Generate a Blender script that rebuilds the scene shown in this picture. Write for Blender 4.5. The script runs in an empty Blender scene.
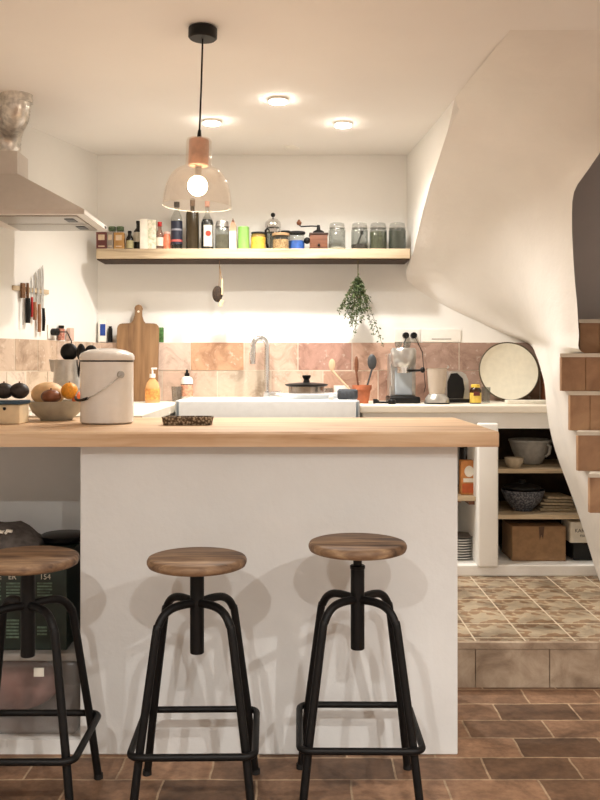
import bpy, bmesh, math, random
from mathutils import Vector, Matrix
random.seed(7)
PI = math.pi
scene = bpy.context.scene
COL = scene.collection
# camera: at (0,0,CZ) looking along +Y ; focal 900 px, vanishing point of the depth axis at (289,365)
CZ, F, VX, VY = 1.33, 900.0, 289.0, 365.0
def X(px, d): return (px - VX) * d / F
def Z(py, d): return CZ - (py - VY) * d / F

# ------------------------------------------------------------------ materials
def lin(c):
    def f(v):
        v /= 255.0
        return v / 12.92 if v <= 0.04045 else ((v + 0.055) / 1.055) ** 2.4
    return (f(c[0]), f(c[1]), f(c[2]), 1.0)
MATS = {}
def newmat(name):
    m = bpy.data.materials.new(name); m.use_nodes = True
    nt = m.node_tree
    b = nt.nodes['Principled BSDF']
    MATS[name] = m
    return m, nt, b
def node(nt, t, **kw):
    n = nt.nodes.new(t)
    for k, v in kw.items(): setattr(n, k, v)
    return n
def coords(nt, scale=(1, 1, 1), rot=(0, 0, 0), loc=(0, 0, 0), kind='Object'):
    tc = node(nt, 'ShaderNodeTexCoord'); mp = node(nt, 'ShaderNodeMapping')
    mp.inputs['Scale'].default_value = scale; mp.inputs['Rotation'].default_value = rot
    mp.inputs['Location'].default_value = loc
    nt.links.new(tc.outputs[kind], mp.inputs['Vector'])
    return mp.outputs['Vector']
def noise(nt, vec, scale, detail=4, rough=.5, dist=0.0):
    n = node(nt, 'ShaderNodeTexNoise')
    n.inputs['Scale'].default_value = scale; n.inputs['Detail'].default_value = detail
    n.inputs['Roughness'].default_value = rough; n.inputs['Distortion'].default_value = dist
    nt.links.new(vec, n.inputs['Vector'])
    return n.outputs['Fac']
def ramp(nt, fac, stops):
    r = node(nt, 'ShaderNodeValToRGB')
    e = r.color_ramp.elements
    while len(e) < len(stops): e.new(0.5)
    for i, (p, c) in enumerate(stops):
        e[i].position = p; e[i].color = lin(c)
    nt.links.new(fac, r.inputs['Fac'])
    return r.outputs['Color']
def bump(nt, b, fac, strength=.2, dist=.01):
    n = node(nt, 'ShaderNodeBump'); n.inputs['Strength'].default_value = strength
    n.inputs['Distance'].default_value = dist
    nt.links.new(fac, n.inputs['Height']); nt.links.new(n.outputs['Normal'], b.inputs['Normal'])
def mixc(nt, fac, a, b_, mode='MIX'):
    n = node(nt, 'ShaderNodeMix', data_type='RGBA', blend_type=mode)
    for sock, v in ((n.inputs[0], fac), (n.inputs[6], a), (n.inputs[7], b_)):
        if isinstance(v, (int, float)): sock.default_value = v
        elif isinstance(v, tuple): sock.default_value = v
        else: nt.links.new(v, sock)
    return n.outputs[2]
def mat(name, col, rough=.5, metal=0.0, var=.06, scale=30, bmp=0.0, spec=None):
    """plain material with a faint procedural mottling"""
    if name in MATS: return MATS[name]
    m, nt, b = newmat(name)
    v = coords(nt)
    f = noise(nt, v, scale)
    dk = tuple(max(0, c * (1 - var)) for c in col); lt = tuple(min(255, c * (1 + var)) for c in col)
    nt.links.new(ramp(nt, f, [(.35, dk), (.65, lt)]), b.inputs['Base Color'])
    b.inputs['Roughness'].default_value = rough; b.inputs['Metallic'].default_value = metal
    if spec is not None: b.inputs['Specular IOR Level'].default_value = spec
    if bmp: bump(nt, b, f, bmp, .003)
    return m
def plaster(name, c, amp=.035, bs=.25):
    m, nt, b = newmat(name)
    v = coords(nt)
    f = noise(nt, v, 1.7, 5, .55); g = noise(nt, v, 14, 4, .6)
    nt.links.new(ramp(nt, f, [(.3, tuple(x * (1 - amp) for x in c)), (.7, tuple(min(255, x * (1 + amp)) for x in c))]), b.inputs['Base Color'])
    b.inputs['Roughness'].default_value = .85; b.inputs['Specular IOR Level'].default_value = .2
    bump(nt, b, g, bs, .006)
    return m
def wood(name, stops, axis='X', fine=55, rough=.5, bs=.15, knots=False, stretch=.06):
    m, nt, b = newmat(name)
    s = {'X': (stretch, 1, 1), 'Y': (1, stretch, 1), 'Z': (1, 1, stretch)}[axis]
    v = coords(nt, s)
    f = noise(nt, v, fine, 5, .6, .6)
    w = noise(nt, coords(nt, tuple(3 * a if a < 1 else a for a in s)), 9, 3, .5, 1.2)
    mx = node(nt, 'ShaderNodeMath', operation='MULTIPLY_ADD'); mx.inputs[1].default_value = .5
    mb = node(nt, 'ShaderNodeMath', operation='MULTIPLY'); mb.inputs[1].default_value = .5
    nt.links.new(w, mb.inputs[0]); nt.links.new(f, mx.inputs[0]); nt.links.new(mb.outputs[0], mx.inputs[2])
    col = ramp(nt, mx.outputs[0], stops)
    if knots:
        vo = node(nt, 'ShaderNodeTexVoronoi'); vo.inputs['Scale'].default_value = 3.1
        nt.links.new(coords(nt, (.7, 1.6, 1.6)), vo.inputs['Vector'])
        k = node(nt, 'ShaderNodeMapRange'); k.inputs[1].default_value = .03; k.inputs[2].default_value = .075
        k.inputs[3].default_value = 1; k.inputs[4].default_value = 0
        nt.links.new(vo.outputs['Distance'], k.inputs[0])
        col = mixc(nt, k.outputs[0], col, lin((105, 62, 34)))
    nt.links.new(col, b.inputs['Base Color'])
    b.inputs['Roughness'].default_value = rough
    bump(nt, b, mx.outputs[0], bs, .003)
    return m
def glass(name, tint=(235, 240, 238), alpha=.25, rough=.05, edge=.4):
    """thin clear glass / plastic : transparent + a fresnel gloss and a light body tint"""
    if name in MATS: return MATS[name]
    m, nt, b = newmat(name)
    out = nt.nodes['Material Output']
    tr = node(nt, 'ShaderNodeBsdfTransparent'); tr.inputs[0].default_value = (.96, .97, .965, 1)
    b.inputs['Base Color'].default_value = lin(tint); b.inputs['Roughness'].default_value = rough
    lw = node(nt, 'ShaderNodeLayerWeight'); lw.inputs['Blend'].default_value = .35
    mr = node(nt, 'ShaderNodeMapRange'); mr.inputs[3].default_value = alpha; mr.inputs[4].default_value = min(1, alpha + .6)
    nt.links.new(lw.outputs['Facing'], mr.inputs[0])
    gl_ = node(nt, 'ShaderNodeBsdfGlossy'); gl_.inputs['Color'].default_value = (.9, .9, .9, 1); gl_.inputs['Roughness'].default_value = rough
    fr_ = node(nt, 'ShaderNodeMapRange'); fr_.inputs[3].default_value = .03; fr_.inputs[4].default_value = edge
    nt.links.new(lw.outputs['Facing'], fr_.inputs[0])
    mx = node(nt, 'ShaderNodeMixShader'); m2 = node(nt, 'ShaderNodeMixShader')
    m2.inputs[0].default_value = alpha
    tr.inputs[0].default_value = tuple(.75 + .25 * c for c in lin(tint)[:3]) + (1,)
    nt.links.new(fr_.outputs[0], mx.inputs[0]); nt.links.new(tr.outputs[0], mx.inputs[1]); nt.links.new(gl_.outputs[0], mx.inputs[2])
    nt.links.new(mx.outputs[0], m2.inputs[1]); nt.links.new(b.outputs[0], m2.inputs[2])
    nt.links.new(m2.outputs[0], out.inputs['Surface'])
    return m
def emit(name, col, strength):
    m, nt, b = newmat(name)
    b.inputs['Base Color'].default_value = lin(col)
    b.inputs['Emission Color'].default_value = lin(col); b.inputs['Emission Strength'].default_value = strength
    return m
def vcol(name, rough=.7, bs=.3):
    """per-tile colour carried by the mesh, broken up with stains and chips"""
    m, nt, b = newmat(name)
    a = node(nt, 'ShaderNodeAttribute', attribute_name='tint')
    v = coords(nt)
    f = noise(nt, v, 6, 6, .68, 1.0); g = noise(nt, v, 34, 4, .6)
    stain = ramp(nt, f, [(.33, (176, 160, 146)), (.5, (240, 234, 228)), (.66, (255, 252, 248))])
    c = mixc(nt, .8, a.outputs['Color'], stain, 'MULTIPLY')
    sp = node(nt, 'ShaderNodeMapRange'); sp.inputs[1].default_value = .60; sp.inputs[2].default_value = .70
    sp.inputs[4].default_value = .4
    nt.links.new(g, sp.inputs[0])
    c = mixc(nt, sp.outputs[0], c, lin((226, 214, 196)))
    nt.links.new(c, b.inputs['Base Color']); b.inputs['Roughness'].default_value = rough
    bump(nt, b, g, bs, .004)
    return m

M_wall = plaster('white_plaster', (238, 236, 231), .015)
M_island = plaster('island_plaster', (228, 229, 227), .03, .35)
M_ceil = plaster('ceiling_paint', (243, 240, 236), .008, .1)
M_stairpl = plaster('stair_plaster', (234, 229, 222), .025, .6)
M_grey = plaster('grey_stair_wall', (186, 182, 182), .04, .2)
M_counter = plaster('counter_microcement', (228, 220, 205), .05, .3); MATS['counter_microcement'].node_tree.nodes['Principled BSDF'].inputs['Roughness'].default_value = .5
M_bar = wood('bar_wood', [(.32, (150, 112, 80)), (.44, (198, 160, 122)), (.56, (216, 184, 148)), (.72, (230, 204, 172))], 'X', 30, .5, .15, True, .05)
M_shelfw = wood('pale_plank', [(.3, (128, 108, 84)), (.45, (184, 164, 134)), (.7, (216, 198, 168))], 'X', 45, .7, .3)
M_seat = wood('stool_seat_wood', [(.36, (62, 44, 32)), (.45, (112, 86, 64)), (.54, (142, 114, 86)), (.64, (178, 150, 118))], 'X', 34, .55, .3, False, .12)
M_board = wood('chopping_board_wood', [(.3, (82, 56, 34)), (.48, (134, 100, 66)), (.7, (166, 130, 92))], 'Z', 20, .6, .1, False, .08)
M_lightwood = wood('light_wood', [(.3, (198, 162, 124)), (.6, (226, 198, 164))], 'Z', 60, .5, .1)
M_darkwood = wood('walnut_wood', [(.3, (74, 42, 26)), (.5, (112, 68, 44)), (.7, (138, 88, 60))], 'X', 60, .45, .1)
M_iron = mat('black_iron', (13, 12, 12), .5, .0, .1, spec=.25)
M_black = mat('black_plastic', (11, 10, 10), .4, spec=.3)
M_blackm = mat('matt_black', (14, 13, 13), .7)
M_steel = mat('brushed_steel', (188, 186, 182), .28, .8, .04)
M_chrome = mat('chrome', (220, 219, 217), .12, .88, .02)
M_silver = mat('silver_plastic', (182, 180, 174), .3, .7, .03)
M_foil = mat('crinkled_foil', (216, 211, 204), .3, .75, .1, 40, .9)
M_hood = mat('hood_enamel', (206, 198, 190), .35, .15, .01)
M_filter = mat('filter_mesh', (158, 152, 144), .35, .9, .05, 200)
M_enamel = mat('white_enamel', (236, 233, 228), .18, 0, .01)
M_ceramic = mat('sink_ceramic', (236, 238, 238), .15, 0, .01)
M_white = mat('white_plastic', (238, 234, 226), .4, 0, .01)
M_paper = mat('paper_white', (232, 226, 212), .8, 0, .03)
M_cream = mat('cream_enamel', (238, 231, 210), .25, 0, .015)
M_terra = mat('terracotta', (176, 102, 68), .8, 0, .1, 20)
M_glass = glass('clear_glass', (150, 158, 150), .05, .05, .16)
M_lampglass = glass('lamp_glass', (250, 240, 230), .008, .03, .3)
M_tubglass = glass('clear_tub_plastic', (206, 198, 192), .16, .2)
M_tile = vcol('old_wall_tile')
M_grout = plaster('tile_grout', (216, 204, 186), .04)
M_card = mat('cardboard', (150, 118, 86), .85, 0, .05)

# patterned floor tiles
m, nt, b = newmat('patterned_floor_tile')
v = coords(nt, loc=(.05, .14, 0))
br = node(nt, 'ShaderNodeTexBrick'); br.offset = 0; br.squash = 1
for k, val in (('Scale', 1), ('Mortar Size', .0035), ('Mortar Smooth', .1), ('Brick Width', .206), ('Row Height', .206), ('Bias', 0)): br.inputs[k].default_value = val
nt.links.new(v, br.inputs['Vector'])
br.inputs['Color1'].default_value = (0, 0, 0, 1); br.inputs['Color2'].default_value = (1, 1, 1, 1); br.inputs['Mortar'].default_value = (.5, .5, .5, 1)
mp = node(nt, 'ShaderNodeVectorMath', operation='SCALE'); mp.inputs['Scale'].default_value = 1 / .206
fr = node(nt, 'ShaderNodeVectorMath', operation='FRACTION'); ct = node(nt, 'ShaderNodeVectorMath', operation='SUBTRACT'); ct.inputs[1].default_value = (.5, .5, 0)
nt.links.new(v, mp.inputs[0]); nt.links.new(mp.outputs[0], fr.inputs[0]); nt.links.new(fr.outputs[0], ct.inputs[0])
wv = node(nt, 'ShaderNodeTexWave', wave_type='RINGS', rings_direction='SPHERICAL')
wv.inputs['Scale'].default_value = 1.5; wv.inputs['Distortion'].default_value = 7; wv.inputs['Detail'].default_value = 1.2; wv.inputs['Detail Scale'].default_value = 2.4
nt.links.new(ct.outputs[0], wv.inputs['Vector'])
wear = noise(nt, coords(nt), 5, 5, .6, .5)
pat = ramp(nt, wv.outputs['Fac'], [(.40, (152, 122, 94)), (.52, (196, 176, 148)), (.7, (184, 170, 148))])
tint = mixc(nt, br.outputs['Color'], pat, lin((158, 146, 126)))
col = mixc(nt, .28, pat, tint)
wr = ramp(nt, wear, [(.35, (150, 138, 122)), (.6, (255, 250, 240))])
col = mixc(nt, .8, col, wr, 'MULTIPLY')
col = mixc(nt, br.outputs['Fac'], col, lin((206, 192, 168)))
nt.links.new(col, b.inputs['Base Color']); b.inputs['Roughness'].default_value = .45
bump(nt, b, wear, .1, .003)
M_ptile = m
# terracotta floor bricks
m, nt, b = newmat('terracotta_floor')
v = coords(nt, loc=(.095, .003, 0))
br = node(nt, 'ShaderNodeTexBrick'); br.offset = .5; br.squash = 1
for k, val in (('Scale', 1), ('Mortar Size', .004), ('Mortar Smooth', .3), ('Brick Width', .30), ('Row Height', .161), ('Bias', -.1)): br.inputs[k].default_value = val
jit = node(nt, 'ShaderNodeTexNoise'); jit.inputs['Scale'].default_value = 7; nt.links.new(v, jit.inputs['Vector'])
js = node(nt, 'ShaderNodeVectorMath', operation='MULTIPLY_ADD'); js.inputs[1].default_value = (.016, .016, 0)
nt.links.new(jit.outputs['Color'], js.inputs[0]); nt.links.new(v, js.inputs[2]); nt.links.new(js.outputs[0], br.inputs['Vector'])
br.inputs['Color1'].default_value = lin((114, 88, 68)); br.inputs['Color2'].default_value = lin((192, 154, 124)); br.inputs['Mortar'].default_value = lin((204, 182, 154))
f = noise(nt, coords(nt), 6, 6, .6, .6); g = noise(nt, coords(nt), 38, 4, .6)
wr = ramp(nt, f, [(.3, (150, 138, 126)), (.6, (255, 248, 240))])
col = mixc(nt, .85, br.outputs['Color'], wr, 'MULTIPLY')
col2 = mixc(nt, .3, col, ramp(nt, g, [(.4, (150, 130, 115)), (.6, (255, 255, 255))]), 'MULTIPLY')
nt.links.new(col2, b.inputs['Base Color']); b.inputs['Roughness'].default_value = .55
mh = node(nt, 'ShaderNodeMath', operation='MULTIPLY_ADD'); mh.inputs[1].default_value = -1.2
nt.links.new(br.outputs['Fac'], mh.inputs[0]); nt.links.new(g, mh.inputs[2])
bump(nt, b, mh.outputs[0], .35, .004)
M_floor = m
# step riser slabs
m, nt, b = newmat('old_riser_slab')
v = coords(nt, rot=(PI / 2, 0, 0), loc=(.37, 0, 0))
f = noise(nt, coords(nt), 7, 6, .65, .7)
nt.links.new(ramp(nt, f, [(.3, (132, 112, 92)), (.5, (170, 150, 128)), (.7, (194, 176, 154))]), b.inputs['Base Color'])
b.inputs['Roughness'].default_value = .7; bump(nt, b, f, .3, .006)
M_riser = m
# stair risers in fired clay
m, nt, b = newmat('stair_riser_clay')
f = noise(nt, coords(nt), 4, 5, .6, .5); g = noise(nt, coords(nt), 40, 3)
c = ramp(nt, f, [(.3, (132, 98, 72)), (.5, (168, 130, 98)), (.7, (196, 158, 122))])
nt.links.new(c, b.inputs['Base Color']); b.inputs['Roughness'].default_value = .6; bump(nt, b, g, .2, .003)
M_clay = m
# speckled metal (drainer dish on bar)
m, nt, b = newmat('ornate_relief')
vo = node(nt, 'ShaderNodeTexVoronoi'); vo.inputs['Scale'].default_value = 110; nt.links.new(coords(nt), vo.inputs['Vector'])
nt.links.new(ramp(nt, vo.outputs['Distance'], [(.2, (190, 176, 150)), (.55, (96, 78, 60)), (.8, (60, 46, 36))]), b.inputs['Base Color'])
b.inputs['Roughness'].default_value = .6; bump(nt, b, vo.outputs['Distance'], .2, .002)
M_relief = m
# patterned dark bowl
m, nt, b = newmat('dark_mottled_glaze')
vo = node(nt, 'ShaderNodeTexVoronoi'); vo.inputs['Scale'].default_value = 90; nt.links.new(coords(nt), vo.inputs['Vector'])
nt.links.new(ramp(nt, vo.outputs['Distance'], [(.25, (120, 122, 128)), (.6, (56, 60, 72))]), b.inputs['Base Color']); b.inputs['Roughness'].default_value = .35
M_mottle = m
def speck(name, c1, c2, c3, scale=160):
    m, nt, b = newmat(name)
    f = noise(nt, coords(nt), scale, 3, .7)
    nt.links.new(ramp(nt, f, [(.38, c1), (.5, c2), (.62, c3)]), b.inputs['Base Color']); b.inputs['Roughness'].default_value = .85
    bump(nt, b, f, .6, .004)
    return m
M_tea = speck('dried_leaves', (46, 50, 30), (84, 90, 56), (140, 142, 100))
M_coffee = speck('coffee_beans', (30, 18, 12), (48, 30, 20), (70, 46, 32))
M_flour = speck('pale_grain', (226, 214, 190), (236, 228, 208), (246, 240, 226))
M_dark_tea = speck('dark_herbs', (32, 36, 28), (58, 62, 46), (100, 102, 82))
M_beans = speck('mixed_spice', (96, 72, 44), (150, 122, 82), (186, 160, 118))
M_leaf = speck('herb_leaf', (40, 54, 28), (68, 86, 48), (108, 120, 78), 60)

# ------------------------------------------------------------------ mesh builder
class MB:
    def __init__(s): s.bm = bmesh.new(); s.mats = []
    def mi(s, m):
        if m is None: return 0
        if m not in s.mats: s.mats.append(m)
        return s.mats.index(m)
    def setm(s, faces, m):
        i = s.mi(m)
        for f in faces: f.material_index = i
    def box(s, x0, x1, y0, y1, z0, z1, m=None, bev=0.0, rot=None, taper=None):
        r = bmesh.ops.create_cube(s.bm, size=1)
        vs = r['verts']
        for v in vs:
            top = v.co.z > 0
            k = taper if (taper is not None and top) else 1.0
            v.co = Vector(((x0 + x1) / 2 + v.co.x * (x1 - x0) * k, (y0 + y1) / 2 + v.co.y * (y1 - y0) * k, (z0 + z1) / 2 + v.co.z * (z1 - z0)))
        fs = list({f for v in vs for f in v.link_faces})
        if bev > 0:
            es = list({e for v in vs for e in v.link_edges})
            r = bmesh.ops.bevel(s.bm, geom=es, offset=bev, segments=3, affect='EDGES', profile=.6)
            fs = list(set([f for f in fs if f.is_valid] + r['faces']))
            vs = list({v for f in fs for v in f.verts})
        if rot is not None:
            c = Vector(((x0 + x1) / 2, (y0 + y1) / 2, (z0 + z1) / 2))
            for v in vs: v.co = rot @ (v.co - c) + c
        s.setm(fs, m); return vs
    def lathe(s, prof, c=(0, 0, 0), seg=32, m=None, sx=1, sy=1, cap=True, R=None):
        rings = []
        c = Vector(c)
        for (r, z) in prof:
            ring = []
            if r < 1e-6:
                p = Vector((0, 0, z)); p = R @ p if R else p
                ring = [s.bm.verts.new(c + p)]
            else:
                for i in range(seg):
                    a = 2 * PI * i / seg
                    p = Vector((r * math.cos(a) * sx, r * math.sin(a) * sy, z)); p = R @ p if R else p
                    ring.append(s.bm.verts.new(c + p))
            rings.append(ring)
        fs = []
        for a, b_ in zip(rings, rings[1:]):
            if len(a) == 1 and len(b_) == 1: continue
            for i in range(seg):
                j = (i + 1) % seg
                if len(a) == 1: fs.append(s.bm.faces.new((a[0], b_[i], b_[j])))
                elif len(b_) == 1: fs.append(s.bm.faces.new((a[i], a[j], b_[0])))
                else: fs.append(s.bm.faces.new((a[i], a[j], b_[j], b_[i])))
        if cap:
            for ring in (rings[0], rings[-1]):
                if len(ring) > 2: fs.append(s.bm.faces.new(ring))
        s.setm(fs, m); return fs
    def cyl(s, c, r, h, m=None, seg=28, r2=None, R=None, bev=0):
        r2 = r if r2 is None else r2
        if bev: prof = [(0, 0), (r - bev, 0), (r, bev), (r2, h - bev), (r2 - bev, h), (0, h)]
        else: prof = [(0, 0), (r, 0), (r2, h), (0, h)]
        return s.lathe(prof, c, seg, m, R=R)
    def tube(s, pts, r, m=None, seg=12, closed=False):
        pts = [Vector(p) for p in pts]
        n = len(pts); rings = []
        rr = r if isinstance(r, (list, tuple)) else [r] * n
        up = None
        for i, p in enumerate(pts):
            if closed: t = (pts[(i + 1) % n] - pts[i - 1])
            else: t = pts[min(i + 1, n - 1)] - pts[max(i - 1, 0)]
            t.normalize()
            if up is None:
                up = Vector((0, 0, 1)) if abs(t.z) < .9 else Vector((1, 0, 0))
            u = up - t * up.dot(t)
            if u.length < 1e-5: u = t.orthogonal()
            u.normalize(); up = u; w = t.cross(u)
            rings.append([s.bm.verts.new(p + (u * math.cos(2 * PI * k / seg) + w * math.sin(2 * PI * k / seg)) * rr[i]) for k in range(seg)])
        fs = []
        prs = list(zip(rings, rings[1:])) + ([(rings[-1], rings[0])] if closed else [])
        for a, b_ in prs:
            if a is rings[-1] and closed:
                # best rotational match
                k0 = min(range(seg), key=lambda k: (a[0].co - b_[k].co).length)
                b_ = b_[k0:] + b_[:k0]
            for k in range(seg): fs.append(s.bm.faces.new((a[k], a[(k + 1) % seg], b_[(k + 1) % seg], b_[k])))
        if not closed:
            fs.append(s.bm.faces.new(rings[0])); fs.append(s.bm.faces.new(rings[-1]))
        s.setm(fs, m); return fs
    def ball(s, c, r, m=None, sx=1, sy=1, sz=1, seg=20):
        prof = [(math.sin(PI * i / 12) * r, -math.cos(PI * i / 12) * r * sz) for i in range(13)]
        prof[0] = (0, prof[0][1]); prof[-1] = (0, prof[-1][1])
        return s.lathe(prof, c, seg, m, sx, sy)
    def prism(s, pts, vec, m=None):
        """polygon (3-D points, one plane) extruded by vec"""
        vec = Vector(vec)
        a = [s.bm.verts.new(Vector(p)) for p in pts]; b_ = [s.bm.verts.new(Vector(p) + vec) for p in pts]
        n = len(a); fs = [s.bm.faces.new(a), s.bm.faces.new(b_)]
        for i in range(n): fs.append(s.bm.faces.new((a[i], a[(i + 1) % n], b_[(i + 1) % n], b_[i])))
        s.setm(fs, m); return fs
    def quad(s, pts, m=None):
        f = s.bm.faces.new([s.bm.verts.new(Vector(p)) for p in pts]); s.setm([f], m); return f
    def build(s, name, m=None, parent=None, smooth=True, angle=40, label=None, kind=None):
        if m is not None: s.mats = [m] if not s.mats else s.mats
        bmesh.ops.recalc_face_normals(s.bm, faces=s.bm.faces)
        if smooth:
            for f in s.bm.faces: f.smooth = True
            lim = math.radians(angle)
            for e in s.bm.edges:
                if len(e.link_faces) == 2 and e.calc_face_angle(0) > lim: e.smooth = False
        me = bpy.data.meshes.new(name); s.bm.to_mesh(me); s.bm.free()
        for mm in s.mats: me.materials.append(mm)
        o = bpy.data.objects.new(name, me); COL.objects.link(o)
        if parent is not None: o.parent = parent
        if label: o['label'] = label
        if kind: o['kind'] = kind
        return o
def one(f, *a, **k):
    mb = MB(); getattr(mb, f)(*a, **k); return mb
def thing(name, label, cat, loc=(0, 0, 0), rotz=0, group=None):
    o = bpy.data.objects.new(name, None); COL.objects.link(o); o.empty_display_size = .05
    o.location = loc; o.rotation_euler = (0, 0, rotz); o['label'] = label; o['category'] = cat
    if group: o['group'] = group
    return o
def tag(o, label, cat, loc=None, group=None, kind=None, rotz=0):
    o['label'] = label; o['category'] = cat
    if loc is not None: o.location = loc
    if rotz: o.rotation_euler = (0, 0, rotz)
    if group: o['group'] = group
    if kind: o['kind'] = kind
    return o
def struct(name, mb, m=None, smooth=False, **k): return mb.build(name, m, None, smooth, kind='structure', **k)
def letters(txt, size, mat_, parent, loc, name='lettering', rot=(PI / 2, 0, 0), align='CENTER', ext=.0004):
    cu = bpy.data.curves.new(name, 'FONT'); cu.body = txt; cu.size = size; cu.align_x = align; cu.align_y = 'CENTER'; cu.extrude = ext
    t = bpy.data.objects.new('tmp', cu); COL.objects.link(t)
    bpy.context.view_layer.update()
    me = bpy.data.meshes.new_from_object(t.evaluated_get(bpy.context.evaluated_depsgraph_get()))
    bpy.data.objects.remove(t)
    me.materials.clear(); me.materials.append(mat_)
    o = bpy.data.objects.new(name, me); COL.objects.link(o); o.parent = parent; o.location = loc; o.rotation_euler = rot
    return o

# ------------------------------------------------------------------ the room
HC = 2.613; BW = 5.5; UF = .186; CT = 1.112          # ceiling, back wall, upper floor, counter top
def lwx(y): return -1.17 - .344 * (BW - y) if y > 2.5 else -2.202
mb = MB(); mb.box(-2.4, 3.2, -2.6, 3.717, -.1, 0); struct('floor', mb, M_floor)
mb = MB(); mb.box(-2.4, 3.2, 3.722, BW, -.1, UF); struct('floor_upper', mb, M_ptile)
# step riser facing, one slab run with joints
mb = MB()
xs = [.2, .769, 1.075, 1.42, 1.75, 2.1, 2.6, 3.2]
for a, c in zip(xs, xs[1:]): mb.box(a + .0015, c - .0015, 3.712, 3.73, -.002, UF - .03, bev=.002)
mb.box(.2, 3.2, 3.708, 3.73, UF - .0285, UF + .0005, bev=.003)
struct('trim_1', mb, M_riser)
mb = MB(); mb.box(-2.4, 3.2, -2.6, 5.6, HC, HC + .1); struct('ceiling', mb, M_ceil)
mb = MB(); mb.box(-1.25, 3.2, BW, BW + .1, -.1, HC); struct('wall_back', mb, M_wall)
mb = MB()
mb.prism([(-1.17, BW, -.1), (lwx(2.5), 2.5, -.1), (lwx(2.5) - .1, 2.5, -.1), (-1.27, BW, -.1)], (0, 0, HC + .1))
struct('wall_left', mb, M_wall)
mb = MB(); mb.box(-2.3, -2.2, -2.6, 2.5, -.1, HC); struct('wall_left_front', mb, M_wall)
mb = MB(); mb.box(3.1, 3.2, -2.6, BW, -.1, HC); struct('wall_right', mb, M_wall)
mb = MB(); mb.box(-2.3, 3.2, -2.6, -2.5, -.1, HC); struct('wall_front', mb, M_wall)
# grey stairwell wall seen above the upper steps
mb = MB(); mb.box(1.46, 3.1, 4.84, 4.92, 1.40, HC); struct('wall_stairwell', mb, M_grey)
# return wall between kitchen recess and stairs, cut along the soffit's edge
LE = [(510, 30, 3.447), (480, 67, 3.85), (455, 98, 4.32), (448, 130, 4.47), (439, 158, 4.68), (430, 185, 4.9), (422, 215, 5.1), (414, 250, 5.3), (407, 280, 5.5)]
LW = [Vector((X(a, d), d, Z(b_, d))) for a, b_, d in LE]
mb = MB()
top = [Vector((v.x, v.y, HC)) for v in LW[2:]]
for i in range(2, 8):
    a, b_ = LW[i], LW[i + 1]; c, d = top[i - 1], top[i - 2]
    vec = Vector((.05, 0, 0))
    p = [a, b_, c, d]
    if (a - d).length < .01: p = [a, b_, c]
    mb.prism(p, vec)
struct('wall_recess_return', mb, M_wall)

# ------------------------------------------------------------------ backsplash
def tiles(name, P, u0, u1, rows, seams, depth=.042, tint=None):
    """P(u,z,off) maps wall coordinates to the room; each tile a slightly raised face box"""
    mb = MB(); lay = mb.bm.loops.layers.color.new('tint')
    gi = mb.mi(M_grout); ti = mb.mi(M_tile)
    zlo, zhi = rows[0][0], rows[-1][1]
    def bx(a, b_, z0, z1, off, mi, col, ch):
        v = [mb.bm.verts.new(P(u, z, o)) for o in (0, off) for (u, z) in ((a, z0), (b_, z0), (b_, z1), (a, z1))]
        if ch:
            for k, (su, sz) in zip(range(4, 8), ((1, 1), (-1, 1), (-1, -1), (1, -1))):
                pass
        fs = [mb.bm.faces.new([v[i] for i in q]) for q in ((4, 5, 6, 7), (0, 1, 5, 4), (1, 2, 6, 5), (2, 3, 7, 6), (3, 0, 4, 7), (3, 2, 1, 0))]
        for f in fs:
            f.material_index = mi
            for l in f.loops: l[lay] = col
    bx(u0, u1, zlo, zhi - .002, depth - .0025, gi, (1, 1, 1, 1), False)
    rnd = random.Random(5)
    pal = [(222, 196, 178), (208, 178, 160), (226, 204, 186), (198, 160, 142), (214, 190, 168), (180, 146, 132), (206, 184, 166), (230, 210, 194)]
    for r, (z0, z1) in enumerate(rows):
        ss = seams[r]
        for k, (a, b_) in enumerate(zip(ss, ss[1:])):
            j = .0025
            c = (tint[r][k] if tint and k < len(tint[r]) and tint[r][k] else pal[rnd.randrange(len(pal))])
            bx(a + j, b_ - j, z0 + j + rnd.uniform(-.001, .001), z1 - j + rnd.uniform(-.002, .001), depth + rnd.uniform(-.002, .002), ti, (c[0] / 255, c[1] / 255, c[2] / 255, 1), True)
    return struct(name, mb)
R0, R1, R2 = CT, 1.297, 1.4675
px1 = [83, 136, 190.5, 244, 298, 352, 405, 459, 513, 567]; px2 = [108, 162.5, 217.5, 271, 323, 378, 431, 486, 540, 590]
def ux(p): return X(p, 5.46)
Pb = lambda u, z, o: Vector((u, BW - o, z))
s1 = [-1.17] + [ux(p) for p in px1 if ux(p) > -1.15]; s2 = [-1.17] + [ux(p) for p in px2 if ux(p) > -1.15]
s1[-1] = s2[-1] = 1.80
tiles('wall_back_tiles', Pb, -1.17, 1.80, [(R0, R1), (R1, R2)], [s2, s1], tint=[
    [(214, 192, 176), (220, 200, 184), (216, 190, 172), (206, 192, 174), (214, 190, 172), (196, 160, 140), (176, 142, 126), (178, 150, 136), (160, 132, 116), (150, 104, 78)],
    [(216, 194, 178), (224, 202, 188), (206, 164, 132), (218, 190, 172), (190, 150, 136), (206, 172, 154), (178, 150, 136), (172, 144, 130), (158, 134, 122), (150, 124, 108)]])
wd = Vector((-.344, -1, 0)).normalized(); wn = Vector((1, -.344, 0)).normalized(); W0 = Vector((-1.17, BW, 0))
Pl = lambda u, z, o: W0 + wd * u + wn * o + Vector((0, 0, z))
sl = [.03, .21, .40, .59, .78, .95, 1.1, 1.3, 1.52, 1.72]; sl2 = [.03, .12, .31, .5, .68, .88, 1.06, 1.2, 1.42, 1.72]
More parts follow.
